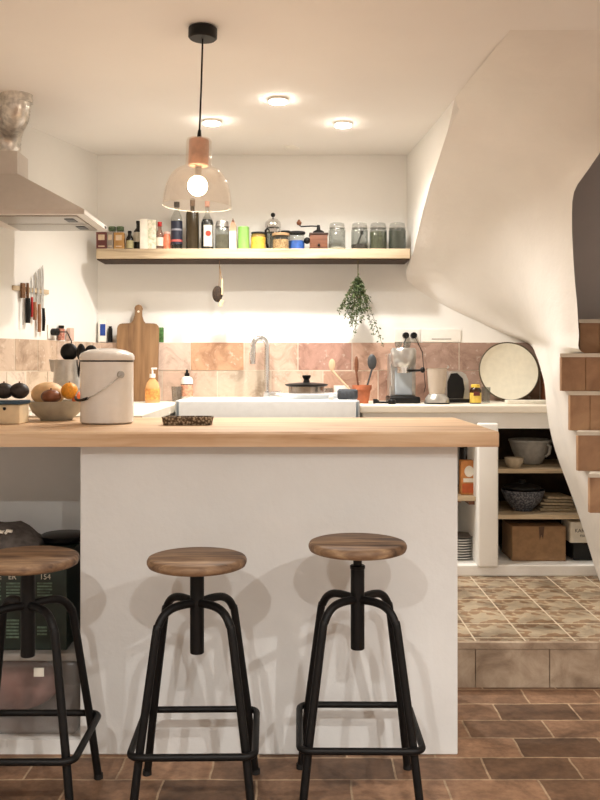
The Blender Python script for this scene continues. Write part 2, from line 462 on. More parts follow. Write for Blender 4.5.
tiles('wall_left_tiles', Pl, .03, 1.72, [(R0, R1), (R1, R2)], [sl, sl2], tint=[
    [(216, 200, 184), (222, 206, 190), (214, 196, 178), (206, 188, 168), (224, 210, 196), (214, 200, 186), (206, 186, 166), (220, 206, 190), (220, 204, 186)],
    [(206, 184, 166), (196, 178, 160), (206, 186, 170), (198, 176, 156), (190, 168, 148), (204, 184, 166), (196, 172, 150), (210, 190, 170), (200, 180, 160)]])

# ------------------------------------------------------------------ counters and base
mb = MB()
# left run (L leg) as a floor-plan prism, and rear run left of sink / right of sink / behind sink
mb.prism([(lwx(3.86), 3.86, CT - .042), (-.63, 3.86, CT - .042), (-.63, BW, CT - .042), (lwx(BW), BW, CT - .042)], (0, 0, .042))
mb.box(-.63, .385, 5.33, BW, CT - .042, CT)
mb.box(.3785, 1.80, 4.86, BW, CT - .042, CT, bev=.008)
ct = mb.build('countertop', M_counter, smooth=False)
tag(ct, 'cream plaster countertop running round the back and left walls', 'countertop')
cb = thing('counter_base', 'white plaster base with open shelf bays under the rear countertop', 'built-in shelving')
mb = MB()
mb.prism([(lwx(3.9), 3.9, UF), (-.68, 3.9, UF), (-.68, 5.3, UF), (lwx(5.3), 5.3, UF)], (0, 0, CT - .042 - UF))
mb.box(-.68, .40, 4.9, 5.45, UF, .92)
mb.box(.40, 1.80, 5.42, 5.5, UF, CT - .042)
mb.box(.40, 1.80, 4.89, 4.97, .985, CT - .042)
mb.box(.40, 1.80, 4.87, 5.42, UF, .248, bev=.01)
mb.box(.55, .62, 4.9, 5.42, .248, .985)
mb.box(1.70, 1.80, 4.9, 5.42, .248, .985)
mb.build('body', M_wall, cb, False)
mb = MB(); mb.box(1.13, 1.698, 5.41, 5.419, .249, .984); mb.build('bay_shade_panel', mat('bay_shade_brown', (74, 60, 46), .9), cb, False, label='added panel with the shade of the right bay painted dark brown')  # added back panel, its dark brown stands in for shade inside the bay
mb = MB(); mb.box(1.018, 1.128, 4.845, 5.42, .24, 1.017, bev=.012); mb.build('pillar', M_wall, cb, True)
for nm, x0, x1, z1 in (('shelf', .62, 1.018, .612), ('shelf', 1.128, 1.70, .764), ('shelf', 1.128, 1.70, .513)):
    mb = MB(); mb.box(x0, x1, 4.905, 5.42, z1 - .024, z1, bev=.003); mb.build(nm, M_shelfw, cb, False)
mb = MB(); mb.box(.93, .95, 4.98, 5.2, .57, .587); mb.box(.985, 1.017, 4.93, 5.3, .565, .587); mb.build('shelf_bracket', M_darkwood, cb, False)

# ------------------------------------------------------------------ sink, taps
sk = thing('farmhouse_sink', 'white ceramic farmhouse sink set into the rear counter', 'sink', (0, 0, 0))
mb = MB(); zt = 1.141
x0, x1, y0, y1, t = -.608, .378, 4.80, 5.33, .03
mb.box(x0, x1, y0, y0 + t, .93, zt, bev=.009); mb.box(x0, x1, y1 - t, y1, .93, zt, bev=.009)
mb.box(x0, x0 + t, y0, y1, .93, zt, bev=.009); mb.box(x1 - t, x1, y0, y1, .93, zt, bev=.009)
mb.box(x0, x1, y0, y1, .93, .96); mb.box(.02, .05, y0 + .01, y1 - .01, .93, zt - .02)
mb.build('basin', M_ceramic, sk)
mb = MB(); mb.cyl((-.28, 5.07, .96), .04, .004, bev=.001); mb.build('drain', M_chrome, sk)

fc = thing('kitchen_faucet', 'tall chrome gooseneck faucet behind the white sink', 'faucet', (X(267, 5.4), 5.40, CT))
mb = MB()
pts = [(0, 0, .05)] + [(0, 0, .05 + .285 * i / 6) for i in range(1, 7)]
for i in range(1, 15):
    a = PI * i / 14 * 1.08
    pts.append((-.041 + .041 * math.cos(a), -.03 * (1 - math.cos(a)) / 2, .335 + .045 * math.sin(a)))
mb.tube(pts, .0155); mb.cyl((0, 0, 0), .03, .06, bev=.006); mb.build('spout', M_chrome, fc)
mb = MB(); e = pts[-1]; mb.tube([e, (e[0] - .004, e[1] - .012, e[2] - .04), (e[0] - .004, e[1] - .014, e[2] - .10)], [.0165, .019, .017]); mb.build('spray_head', M_chrome, fc)
mb = MB(); mb.tube([(0, 0, .035), (.065, -.01, .042)], .023); mb.tube([(.055, -.01, .045), (.085, -.02, .06)], [.012, .007]); mb.build('lever', M_chrome, fc)

# ------------------------------------------------------------------ island and bar
isl = thing('island', 'white plastered breakfast island with an open niche at its left', 'kitchen island')
mb = MB(); mb.box(-.713, .576, 3.07, 3.70, 0, 1.057, bev=.006); mb.build('body', M_island, isl)
mb = MB(); mb.box(lwx(3.60) + .01, -.713, 3.60, 3.70, 0, 1.057); mb.build('niche_back', M_island, isl, False)
mb = MB(); mb.prism([(lwx(3.075) + .01, 3.075, 0), (-.713, 3.075, 0), (-.713, 3.6, 0), (lwx(3.6) + .01, 3.6, 0)], (0, 0, .05)); mb.build('niche_plinth', M_island, isl, False)
# bar slab with slightly wandering worn edge
mb = MB(); rnd = random.Random(3)
N = 60; fr_, bk = [], []
for i in range(N + 1):
    x = -2.0 + (.70 + 2.0) * i / N
    wob = (.004 if 18 < i < 60 else .001)
    fr_.append((x, 3.0 + rnd.uniform(-1, 1) * wob * .5, 0)); bk.append((max(x, lwx(3.82) + .002), 3.82 + rnd.uniform(-.006, .002), 0))
zb, ztp = 1.057, 1.107
def V(p, z, dy=0): return mb.bm.verts.new((p[0], p[1] + dy, z))
A = [V(p, zb) for p in fr_]; B = [V(p, ztp - .006 - rnd.random() * .002) for p in fr_]; C_ = [V(p, ztp, .007 + rnd.random() * .006) for p in fr_]
D = [V(p, ztp) for p in bk]; E = [V(p, zb) for p in bk]
for r1, r2 in ((A, B), (B, C_), (C_, D), (D, E), (E, A)):
    for i in range(N): mb.bm.faces.new((r1[i], r1[i + 1], r2[i + 1], r2[i]))
mb.bm.faces.new([r[0] for r in (A, B, C_, D, E)]); mb.bm.faces.new([r[-1] for r in (A, B, C_, D, E)])
bmesh.ops.remove_doubles(mb.bm, verts=mb.bm.verts, dist=.0004)
bar = mb.build('bar_counter', M_bar, angle=25); tag(bar, 'thick honey wood bar slab laid over the white island', 'bar counter')

# ------------------------------------------------------------------ wall shelf
sh = MB(); sh.box(X(96, 5.25), .708, 5.25, BW, 1.951, 2.01, bev=.006)
o = sh.build('plank', M_shelfw); ws = thing('wall_shelf', '', 'shelf'); o.parent = ws
mb = MB(); mb.box(X(97, 5.27), .706, 5.27, BW, 1.9455, 1.9505); mb.build('dark_strip', mat('strip_brown', (58, 42, 30), .8), ws, False, label='dark thin strip under the plank')  # thin dark strip along the underside of the plank
o = ws; tag(o, 'long rough pale plank shelf across the rear recess', 'shelf')

# ------------------------------------------------------------------ staircase
st = thing('staircase', 'white plastered winding staircase with clay risers at the right', 'staircase')
rows = [  # left edge, soffit, inner edge of the newel, right edge : (px, py, depth)
 ((510, 30, 3.447), (550, 30, 3.447), (600, 30, 3.447), (650, 30, 3.447)),
 ((480, 67, 3.85), (530, 70, 3.78), (590, 72, 3.70), (640, 75, 3.66)),
 ((455, 98, 4.32), (510, 104, 4.16), (578, 110, 3.98), (622, 112, 3.90)),
 ((448, 130, 4.47), (505, 136, 4.38), (570, 142, 4.20), (604, 146, 4.10)),
 ((439, 158, 4.68), (500, 164, 4.58), (562, 168, 4.40), (588, 170, 4.25)),
 ((430, 185, 4.90), (497, 190, 4.78), (555, 192, 4.52), (574, 192, 4.36)),
 ((422, 215, 5.10), (495, 219, 4.96), (551, 223, 4.58), (572, 222, 4.38)),
 ((414, 250, 5.30), (496, 252, 5.12), (550, 253, 4.58), (573, 252, 4.36)),
 ((407, 280, 5.498), (500, 283, 5.24), (550, 283, 4.55), (575, 282, 4.34)),
 ((440, 303, 5.498), (509, 305, 5.30), (551, 304, 4.52), (577, 303, 4.32)),
 ((475, 320, 5.498), (520, 321, 5.32), (552, 320, 4.50), (578, 320, 4.30)),
 ((505, 334, 5.498), (531, 335, 5.28), (553, 335, 4.47), (579, 336, 4.28)),
 ((529, 344, 5.46), (543, 345, 5.10), (555, 345, 4.42), (579, 349, 4.22)),
 ((536, 355, 5.15), (547, 355, 4.85), (558, 355, 4.36), (590, 356, 4.30)),
 ((541, 370, 4.95), (550, 370, 4.72), (560, 370, 4.32), (620, 370, 4.32)),
 ((544.5, 385, 4.85), (552, 385, 4.66), (561, 385, 4.32), (620, 385, 4.32)),
 ((546, 402, 4.80), (555, 402, 4.60), (566, 402, 4.30), (620, 402, 4.30)),
 ((549, 425, 4.79), (559, 425, 4.58), (570, 425, 4.28), (620, 425, 4.28)),
 ((555, 450, 4.79), (564, 450, 4.58), (575, 450, 4.27), (620, 450, 4.27)),
 ((564, 475, 4.79), (572, 475, 4.57), (583, 475, 4.25), (625, 475, 4.25)),
 ((574, 502, 4.79), (583, 501, 4.55), (593, 500, 4.22), (630, 500, 4.22)),
 ((585, 535, 4.79), (595, 533, 4.52), (607, 530, 4.18), (640, 530, 4.18)),
 ((595, 568, 4.79), (608, 565, 4.50), (623, 562, 4.15), (650, 570, 4.15)),
 ((600, 582, 4.745), (616, 590, 4.45), (636, 601, 4.12), (660, 601, 4.12)),
]
mb = MB(); NC = 24; grid = []; rnd = random.Random(11)
def unp(t): return Vector((X(t[0], t[2]), t[2], Z(t[1], t[2])))
US = [0, .42, .75, 1]
for row in rows:
    q = [unp(t) for t in row]; line = []
    tg_ = [(q[1] - q[0]) / US[1]] + [(q[i + 1] - q[i - 1]) / (US[i + 1] - US[i - 1]) for i in (1, 2)] + [(q[3] - q[2]) / (US[3] - US[2])]
    for c in range(NC + 1):
        u = c / NC; i = 0 if u < US[1] else 1 if u < US[2] else 2
        h_ = US[i + 1] - US[i]; t = (u - US[i]) / h_
        line.append((2*t**3 - 3*t*t + 1) * q[i] + (t**3 - 2*t*t + t) * h_ * tg_[i] + (-2*t**3 + 3*t*t) * q[i+1] + (t**3 - t*t) * h_ * tg_[i+1])
    grid.append(line)
# refine along rows by Catmull-Rom
fine = []
for r in range(len(grid) - 1):
    g0, g1, g2, g3 = grid[max(r - 1, 0)], grid[r], grid[r + 1], grid[min(r + 2, len(grid) - 1)]
    for s_ in range(3):
        t = s_ / 3
        fine.append([.5 * ((2 * b_) + (c - a) * t + (2 * a - 5 * b_ + 4 * c - d) * t * t + (3 * b_ - a - 3 * c + d) * t ** 3) for a, b_, c, d in zip(g0, g1, g2, g3)])
fine.append(grid[-1])
for line in fine:
    for p in line:
        if p.z > HC: p.z = HC
        if p.y > BW - .002: p.y = BW - .002
vg = [[mb.bm.verts.new(p) for p in line] for line in fine]
bk_ = []
for line in fine:
    bl = []
    for ci, p in enumerate(line): bl.append(mb.bm.verts.new((p.x + .09 * (1 - 1.1 * ci / NC), min(p.y + .10, BW + .04), min(p.z + .02, HC))))
    bk_.append(bl)
for r in range(len(vg) - 1):
    for c in range(NC):
        mb.bm.faces.new((vg[r][c], vg[r][c + 1], vg[r + 1][c + 1], vg[r + 1][c]))
        mb.bm.faces.new((bk_[r + 1][c], bk_[r + 1][c + 1], bk_[r][c + 1], bk_[r][c]))
for r in range(len(vg) - 1):
    mb.bm.faces.new((vg[r][0], vg[r + 1][0], bk_[r + 1][0], bk_[r][0])); mb.bm.faces.new((vg[r + 1][-1], vg[r][-1], bk_[r][-1], bk_[r + 1][-1]))
for c in range(NC):
    mb.bm.faces.new((vg[0][c + 1], vg[0][c], bk_[0][c], bk_[0][c + 1])); mb.bm.faces.new((vg[-1][c], vg[-1][c + 1], bk_[-1][c + 1], bk_[-1][c]))
mb.build('plaster_soffit', M_stairpl, st, angle=55)
# steps: (left px, top y, bottom y, depth)
steps = [(580, 320, 353, 4.45), (561.5, 354, 391, 4.24), (570, 392, 430.5, 4.21), (578, 432, 471, 4.14), (590, 474, 513, 4.05), (603, 516, 556, 3.98), (617, 559, 600, 3.93)]
for i, (px, ya, yb, d) in enumerate(steps):
    x0 = X(px, d); z1 = Z(ya, d); z0 = Z(yb, d)
    mb = MB(); nx = x0 + .095 + .02 * (i % 2)
    mb.box(x0, nx - .002, d, d + .03, z0, z1 - .014, bev=.003); mb.box(nx, nx + .55, d + .001, d + .03, z0, z1 - .014, bev=.003)
    mb.build('riser', M_clay, st)
    xb = X(px + 6, d + .34)
    mb = MB(); mb.prism([(x0 - .010, d - .010, z1 - .015), (x0 + .9, d - .012, z1 - .015), (x0 + .9, d + .34, z1 - .015), (xb, d + .34, z1 - .015)], (0, 0, .018)); mb.build('tread', M_counter, st, False)
    zq = UF if i > 4 else z0
    mb = MB(); mb.prism([(x0 + .012, d + .028, zq), (x0 + .9, d + .028, zq), (x0 + .9, d + .33, zq), (xb + .02, d + .33, zq)], (0, 0, z1 - .0155 - zq)); mb.build('step_core', M_stairpl, st, False)
for c in st.children:
    pass

# ------------------------------------------------------------------ lights of the room
def downlight(x, y, e, col=(1, .96, .90), size=2.5, lab='', z=HC, blend=.85):
    t = thing('downlight', lab, 'ceiling light', (x, y, z - .012), 0, 'recessed ceiling spotlights')
    mb = MB(); mb.lathe([(.038, .012), (.05, .012), (.05, .004), (.046, 0), (.036, 0), (.034, .012)], (0, 0, 0), 32, cap=False); mb.build('trim_ring', M_white, t)
    mb = MB(); mb.cyl((0, 0, -.006), .040, .014); mb.build('lamp', M_down, t)
    l = bpy.data.lights.new('downlight_beam', 'SPOT'); l.energy = e; l.color = col; l.spot_size = size; l.spot_blend = blend; l.shadow_soft_size = .03
    lo = bpy.data.objects.new('downlight_beam', l); COL.objects.link(lo); lo.location = (x, y, z - .03)
M_down = emit('lamp_glow', (255, 244, 228), 60)
KE = 34
downlight(X(212, 4.73), 4.73, KE, lab='glowing recessed ceiling spotlight seen just right of the pendant cord')
downlight(X(278, 4.34), 4.34, KE, lab='glowing recessed ceiling spotlight, nearest and middle of the three')
downlight(X(343, 4.77), 4.77, KE, lab='glowing recessed ceiling spotlight, rightmost of the three')
FE = 122
for (x, y) in ((-.75, -.35), (.55, -.35), (1.9, .5)):
    downlight(x, y, FE, (1, .97, .93), 2.75, blend=.9, lab='recessed ceiling spotlight of the front room behind the viewer')
# ceiling fitting close to the back wall
mb = MB(); mb.lathe([(0, 0), (.03, 0), (.045, .008), (.045, .016), (0, .016)], (0, 0, 0)); o = mb.build('ceiling_vent', M_white)
tag(o, 'small round white fitting on the ceiling by the back wall', 'vent', (X(292, 5.3), 5.3, HC - .016))

# pendant
PD = 3.42
pn = thing('pendant_lamp', 'clear glass dome pendant with copper wood neck hanging above the bar', 'pendant lamp', (X(202, PD), PD, 0))
mb = MB(); mb.cyl((0, 0, HC - .045), .055, .045, bev=.006); mb.build('canopy', M_black, pn)
zc = Z(138, PD)
mb = MB(); mb.tube([(0, 0, HC - .04), (.001, 0, 2.4), (0, 0, zc + .02)], .0035, seg=8); mb.cyl((0, 0, zc), .009, .03, r2=.006); mb.build('cord', M_black, pn)
mb = MB(); zn = Z(166, PD); mb.cyl((0, 0, zn), .038, zc - zn - .006, bev=.003); mb.build('socket_cover', mat('copper_wood', (206, 162, 138), .45, .0, .12, 18), pn)
zr = Z(206, PD)
pr = [(.012, zc - .002), (.044, zc - .004), (.049, zc - .012), (.0495, zn + .01), (.054, zn - .003)]
for i in range(1, 13):
    a = PI / 2 * i / 12; pr.append((.054 + (.131 - .054) * math.sin(a) , zr + (zn - .006 - zr) * math.cos(a)))
mb = MB(); inner = [(r - .0022, z) for r, z in reversed(pr)]
mb.lathe(pr + inner, (0, 0, 0), 56, cap=False); sd = mb.build('glass_shade', M_lampglass, pn)
mb = MB(); mb.lathe([(.130, zr), (.1315, zr), (.1315, zr - .0016), (.130, zr - .0016), (.130, zr)], (0, 0, 0), 56, cap=False); mb.build('shade_rim', mat('glass_rim', (250, 240, 226), .2), pn)
zbulb = Z(186, PD)
mb = MB(); mb.ball((0, 0, zbulb), .038)
mb.build('bulb', emit('warm_bulb', (255, 228, 190), 16), pn)
mb = MB(); mb.cyl((0, 0, zbulb + .034), .014, zn - zbulb - .034); mb.build('bulb_base', M_steel, pn)
l = bpy.data.lights.new('pendant_light', 'POINT'); l.energy = 6; l.color = (1, .85, .7); l.shadow_soft_size = .042
lo = bpy.data.objects.new('pendant_light', l); COL.objects.link(lo); TL = .034
lo.location = (X(203, PD) - (HC - zbulb) * math.sin(TL), PD, HC - (HC - zbulb) * math.cos(TL))
pn.rotation_euler = (0, TL, 0); pn.location = (X(203, PD) - HC * math.sin(TL), PD, HC * (1 - math.cos(TL)))

# ------------------------------------------------------------------ extractor hood
hd = thing('range_hood', 'white pyramid extractor hood with foil duct on the left wall', 'range hood')
hy0, hy1, hz = 4.2, 4.72, 2.035
hx1 = X(82, hy0); hx1b = X(106, hy1)
mb = MB()
hx1 = hx1b = -.955
wl0, wl1 = lwx(hy0) + .005, lwx(hy1) + .005
low = [(wl0, hy0, hz), (hx1, hy0, hz), (hx1, hy1, hz), (wl1, hy1, hz)]
mid = [(a, b_, hz + .022) for a, b_, c in low]
zt_ = Z(174, 4.36)
tp = [(lwx(4.36) + .005, 4.36, zt_), (X(18, 4.36), 4.36, zt_), (X(18, 4.36), 4.56, zt_), (lwx(4.56) + .005, 4.56, zt_)]
rg = [[mb.bm.verts.new(p) for p in r] for r in (low, mid, tp)]
for a, b_ in zip(rg, rg[1:]):
    for i in range(4): mb.bm.faces.new((a[i], a[(i + 1) % 4], b_[(i + 1) % 4], b_[i]))
mb.bm.faces.new(rg[0]); mb.bm.faces.new(rg[2]); mb.build('canopy', M_hood, hd, False)
for k in range(2):
    a, c = hy0 + .04 + k * .235, hy0 + .255 + k * .235
    mb = MB(); mb.box(-1.40, -1.0, a, c, hz - .006, hz + .002, bev=.002); f = mb.build('grease_filter', M_filter, hd)
    mb = MB(); mb.box(-1.075, -1.03, a + .06, c - .06, hz - .009, hz - .004); mb.build('latch', M_black, f, False)
mb = MB(); mb.box(hx1 - .001, hx1 + .002, hy1 - .06, hy1 - .02, hz + .004, hz + .016); mb.build('switch', M_black, hd, False)
zc0, zc1 = zt_ - .002, Z(152, 4.4)
mb = MB(); mb.box(lwx(4.5), X(17.5, 4.37), 4.37, 4.55, zc0, zc1, bev=.003); mb.build('chimney', M_hood, hd)
mb = MB(); mb.lathe([(.0, 0), (.075, 0), (.075, .035), (.0, .035)], (X(17, 4.28), 4.28, HC - .035)); mb.build('ceiling_collar', M_foil, hd)
pts, rad = [], []
P0, P1, P2, P3 = Vector((-1.40, 4.46, zc1 - .01)), Vector((-1.40, 4.46, zc1 + .22)), Vector((X(16, 4.28), 4.28, HC - .17)), Vector((X(16, 4.28), 4.28, HC - .02))
n = 40
for i in range(n + 1):
    t = i / n; pts.append((1 - t) ** 3 * P0 + 3 * t * (1 - t) ** 2 * P1 + 3 * t * t * (1 - t) * P2 + t ** 3 * P3); rad.append(.066 + (.004 if i % 2 else -.002))
mb = MB(); mb.tube(pts, rad, seg=24); mb.build('foil_duct', M_foil, hd, angle=180)

# ------------------------------------------------------------------ bar stools
def stool(cx, cy, seat_z, rot, label):
    t = thing('bar_stool', label, 'bar stool', (cx, cy, 0), rot, 'industrial screw-height bar stools')
    s = MB(); R = .152; pr = [(0, -.031), (R - .014, -.031), (R - .004, -.027), (R, -.018), (R, -.011), (R - .004, -.003), (R - .012, 0), (0, 0)]
    s.lathe(pr, (0, 0, seat_z), 56); s.build('seat', M_seat, t, angle=60)
    s = MB(); s.cyl((0, 0, seat_z - .037), .05, .006)
    s.cyl((0, 0, .56), .0135, seat_z - .034 - .56); s.build('screw_spindle', M_iron, t)
    s = MB(); s.cyl((0, 0, .45), .0215, .255, bev=.002); s.cyl((0, 0, .698), .0235, .012, bev=.002); s.build('sleeve', M_iron, t)
    for sx in (-1, 1):
        for sy in (-1, 1):
            prof = [(.006, .603), (.03, .607), (.055, .607), (.075, .602), (.092, .588), (.105, .562), (.113, .525), (.153, .209), (.175, .008)]
            # smooth the bend
            pts = []
            for i in range(len(prof) - 1):
                a, b_, c, d = prof[max(i - 1, 0)], prof[i], prof[i + 1], prof[min(i + 2, len(prof) - 1)]
                st_ = 4 if i < 6 else 1
                for q in range(st_):
                    u = q / st_
                    f = lambda k: .5 * (2 * b_[k] + (c[k] - a[k]) * u + (2 * a[k] - 5 * b_[k] + 4 * c[k] - d[k]) * u * u + (3 * b_[k] - a[k] - 3 * c[k] + d[k]) * u ** 3)
                    pts.append((f(0), f(1)) if st_ > 1 else b_)
            pts.append(prof[-1])
            s = MB(); s.tube([(sx * k, sy * k, z) for k, z in pts], .0125, seg=14)
            lg = s.build('leg', M_iron, t, angle=60)
            s = MB(); s.cyl((sx * .176, sy * .176, 0), .0145, .016); s.build('foot_cap', M_blackm, lg)
    s = MB(); h, r = .180, .035; pts = []
    for (qx, qy, a0) in ((1, 1, 0), (-1, 1, 90), (-1, -1, 180), (1, -1, 270)):
        for i in range(7):
            a = math.radians(a0 + 15 * i)
            pts.append((qx * (h - r) + r * math.cos(a), qy * (h - r) + r * math.sin(a), .209))
    s.tube(pts, .0105, seg=12, closed=True); s.build('footrest_ring', M_iron, t, angle=60)
    return t
stool(-.281, 2.75, .746, 0.02, 'middle bar stool with a worn grey-brown seat wound down low')
stool(.2125, 2.79, .784, -.01, 'rightmost bar stool, its brown seat wound highest above the sleeve')
stool(-.789, 2.72, .756, .0, 'leftmost bar stool with honey brown seat, cut off by the frame edge')

# ------------------------------------------------------------------ things on the bar
BT = 1.108
def at(px, d, z): return (X(px, d), d, z)
# enamel bin
bn = thing('compost_bin', 'white enamel lidded compost bin with wire handle standing on the bar', 'compost bin', at(107, 3.44, BT))
mb = MB(); mb.lathe([(0, 0), (.092, 0), (.1, .006), (.1, .235), (.096, .238), (0, .238)], seg=48); mb.build('body', M_enamel, bn)
mb = MB(); mb.lathe([(.1, .238), (.104, .243), (.104, .256), (.098, .266), (.07, .279), (.03, .285), (0, .286)], seg=48, cap=False); lid = mb.build('lid', M_enamel, bn)
mb = MB()
for k in range(5): mb.cyl((-.03 + .015 * k, -.045, .2775), .003, .004, seg=8)
mb.build('vent_hole', M_black, lid)
mb = MB(); mb.lathe([(.1005, .234), (.1015, .236), (.1015, .2395), (.1, .241)], seg=48, cap=False); mb.build('seal', M_black, bn)
mb = MB()
def hpt(a, s_): # handle hanging in front
    return Vector((math.cos(a) * .112, -math.sin(a) * .118, .185 - math.sin(a) * .095 ))
mb.tube([hpt(PI * i / 20, 0) for i in range(21)], .0024, seg=8)
mb.build('wire_handle', M_steel, bn)
mb = MB(); mb.tube([hpt(PI * (.36 + .28 * i / 8), 0) for i in range(9)], .0055, seg=10); mb.build('handle_grip', M_black, bn)
for s_ in (-1, 1):
    mb = MB(); mb.cyl((s_ * .098, 0, .186), .013, .012 , R=Matrix.Rotation(s_ * PI / 2, 3, 'Y')); mb.build('handle_lug', M_steel, bn)
bn.rotation_euler = (0, 0, math.radians(-50))
# fruit bowl
bw = MB(); bw.lathe([(0, 0), (.062, 0), (.068, .008), (.095, .032), (.114, .072), (.116, .077), (.111, .077), (.09, .036), (.06, .014), (0, .010)], seg=48)
o = bw.build('fruit_bowl', mat('stoneware', (168, 164, 152), .4, 0, .04), label=None); tag(o, 'grey stoneware bowl full of fruit on the bar', 'bowl', at(56.5, 3.64, BT))
bx_, by_ = X(56, 3.5), 3.5
def fruit(name, label, cat, px, py, d, r, m, sx=1, sy=1, sz=1, rz=0, group=None, stem=None):
    z = Z(py, d)
    t = thing(name, label, cat, (X(px, d), d, z), rz, group)
    mb = MB(); mb.ball((0, 0, 0), r, None, sx, sy, sz, 24); mb.build('flesh', m, t, angle=80)
    mb = MB(); mb.cyl((0, 0, r * sz * .93), .003, .007, seg=8); mb.build('stem', M_darkwood, t)
    return t
sq = thing('butternut_squash', 'pale tan squash lying at the back of the fruit bowl', 'squash', (X(48, 3.66), 3.66, Z(394, 3.66)), .3)
mb = MB(); mb.ball((0, 0, 0), .052, None, 1.3, .9, .95, 24); mb.build('flesh', mat('squash_skin', (222, 182, 134), .5), sq, angle=80)
mb = MB(); mb.cyl((.055, 0, 0), .006, .012, seg=8, R=Matrix.Rotation(PI / 2, 3, 'Y')); mb.build('stem', M_darkwood, sq)
fruit('mango', 'dark reddish brown mango at the front of the fruit bowl', 'mango', 51, 396.5, 3.57, .033, mat('mango_skin', (112, 66, 42), .4, 0, .25, 20), 1.22, 1, .85)
fruit('orange', 'bright orange fruit on top of the bowl', 'orange', 69.5, 391, 3.60, .034, mat('orange_skin', (238, 158, 40), .45, 0, .06, 120, .3))
fruit('peach', 'small red peach at the right rim of the fruit bowl', 'peach', 78, 398, 3.61, .026, mat('peach_skin', (214, 108, 62), .5, 0, .2, 25))
# box with avocados at far left
wb = thing('storage_crate', 'pale wooden box with dark knob at the left end of the bar', 'box', at(-4, 3.44, BT))
mb = MB(); mb.box(-.11, .108, -.06, .06, 0, .073, bev=.004); mb.build('body', mat('pale_box_wood', (222, 202, 168), .6, 0, .06, 12), wb)
mb = MB(); mb.ball((.052, -.063, .058), .006); mb.build('knob', M_black, wb)
mb = MB(); mb.box(-.115, .112, -.07, .07, .0735, .087, bev=.003); o = mb.build('chopping_mat', mat('dark_blue', (38, 66, 84), .4)); tag(o, 'dark blue slab lying on the pale box', 'board', at(-4, 3.44, BT))
for px, lb in ((4, 'dark avocado at the left on the blue slab'), (19.5, 'dark avocado at the right end of the blue slab')):
    fruit('avocado', lb, 'avocado', px, 390.8, 3.44, .0335, mat('avocado_skin', (44, 36, 32), .5, 0, .25, 90, .5), 1.1, 1, .92, 0, 'avocados on the blue slab')
# ornate tray on bar
mb = MB(); n = 40
pr = [(0, .004), (.085, .004), (.1, .03), (.105, .03), (.088, 0), (0, 0)]
def rr(px_): return px_
prof = [(.088, 0), (.094, .03), (.088, .03), (.083, .008)]
vs = []
hx = lambda r: r
def rring(r, z): # rounded rectangle
    a_, b_ = r, r - .045; out = []
    for (qx, qy, a0) in ((1, 1, 0), (-1, 1, 90), (-1, -1, 180), (1, -1, 270)):
        for i in range(4):
            a = math.radians(a0 + 30 * i); q = .012
            out.append(mb.bm.verts.new((qx * (a_ - q) + q * math.cos(a), qy * (b_ - q) + q * math.sin(a), z)))
    return out
rg = [rring(r, z) for r, z in prof]
for a, b_ in zip(rg, rg[1:]):
    for i in range(16): mb.bm.faces.new((a[i], a[(i + 1) % 16], b_[(i + 1) % 16], b_[i]))
mb.bm.faces.new(rg[0]); mb.bm.faces.new(rg[-1])
o = mb.build('ornate_tray', M_relief); tag(o, 'small carved brown tray lying on the bar beside the bin', 'tray', at(188, 3.36, BT))

# ------------------------------------------------------------------ left counter things
kt = thing('steel_jug', 'brushed steel jug with pouring lip holding black utensils', 'jug', at(67, 4.35, CT))
mb = MB(); mb.lathe([(0, 0), (.072, 0), (.074, .01), (.060, .235), (.0615, .244), (.058, .242), (.070, .012), (0, .008)], seg=48); mb.build('body', M_steel, kt)
mb = MB(); mb.prism([(-.05, -.02, .24), (-.05, .02, .24), (-.088, 0, .246)], (.01, 0, -.06)); mb.build('spout', M_steel, kt)
def utensil(name, lab, px, top, dx, d, hw, hh, m=None, base=CT + .06, hd_=.006, grp=None, bend=0):
    """long handled tool: handle from the pot to the head; head a rounded paddle/bowl"""
    x = X(px, d); z = Z(top, d)
    t = thing(name, lab, 'utensil', (x, d, z), 0, grp)
    mb = MB(); mb.ball((0, 0, -hh), hh, None, hw / hh, hd_ / hh, 1); mb.build('head', m or M_black, t)
    mb = MB(); mb.tube([(0, 0, -hh * 1.9), (dx, bend, base - z)], [.006, .0045], seg=8); mb.build('handle', m or M_black, t)
    return t
utensil('ladle', 'round black ladle upright in the steel jug, leftmost', 69, 343, .002, 4.36, .043, .043, hd_=.02, grp='black utensils in the steel jug')
utensil('slotted_spoon', 'black slotted spoon in the steel jug between ladle and turner', 81, 343.5, -.035, 4.33, .022, .042, hd_=.01, grp='black utensils in the steel jug')
utensil('turner', 'black turner leaning right in the steel jug, nearest the bin', 91, 345, -.085, 4.36, .03, .03, hd_=.012, grp='black utensils in the steel jug')

# knife rail on the left wall, placed along the wall
def wallpt(px, off=.0):
    # where the sight line of px meets the left wall
    k = (px - VX) / F
    d = (-1.17 - .344 * BW) / (k - .344); return Vector((-1.17 - .344 * (BW - d), d, 0)) + wn * off
WR = math.atan2(wd.y, wd.x) + PI   # local +x runs into depth
rail = MB(); rail.box(-.16, .16, 0, .012, -.012, .012, bev=.002); o = rail.build('magnetic_strip', M_shelfw)
wp = wallpt(30, .0); tag(o, 'slim wooden magnetic strip on the left wall holding knives', 'knife rack', (wp.x, wp.y, Z(290, wp.y))); o.rotation_euler = (0, 0, math.atan2(.9999, .344)); 
ANG = math.atan2(1, .344)  # wall direction pointing into depth
o.rotation_euler = (0, 0, ANG)
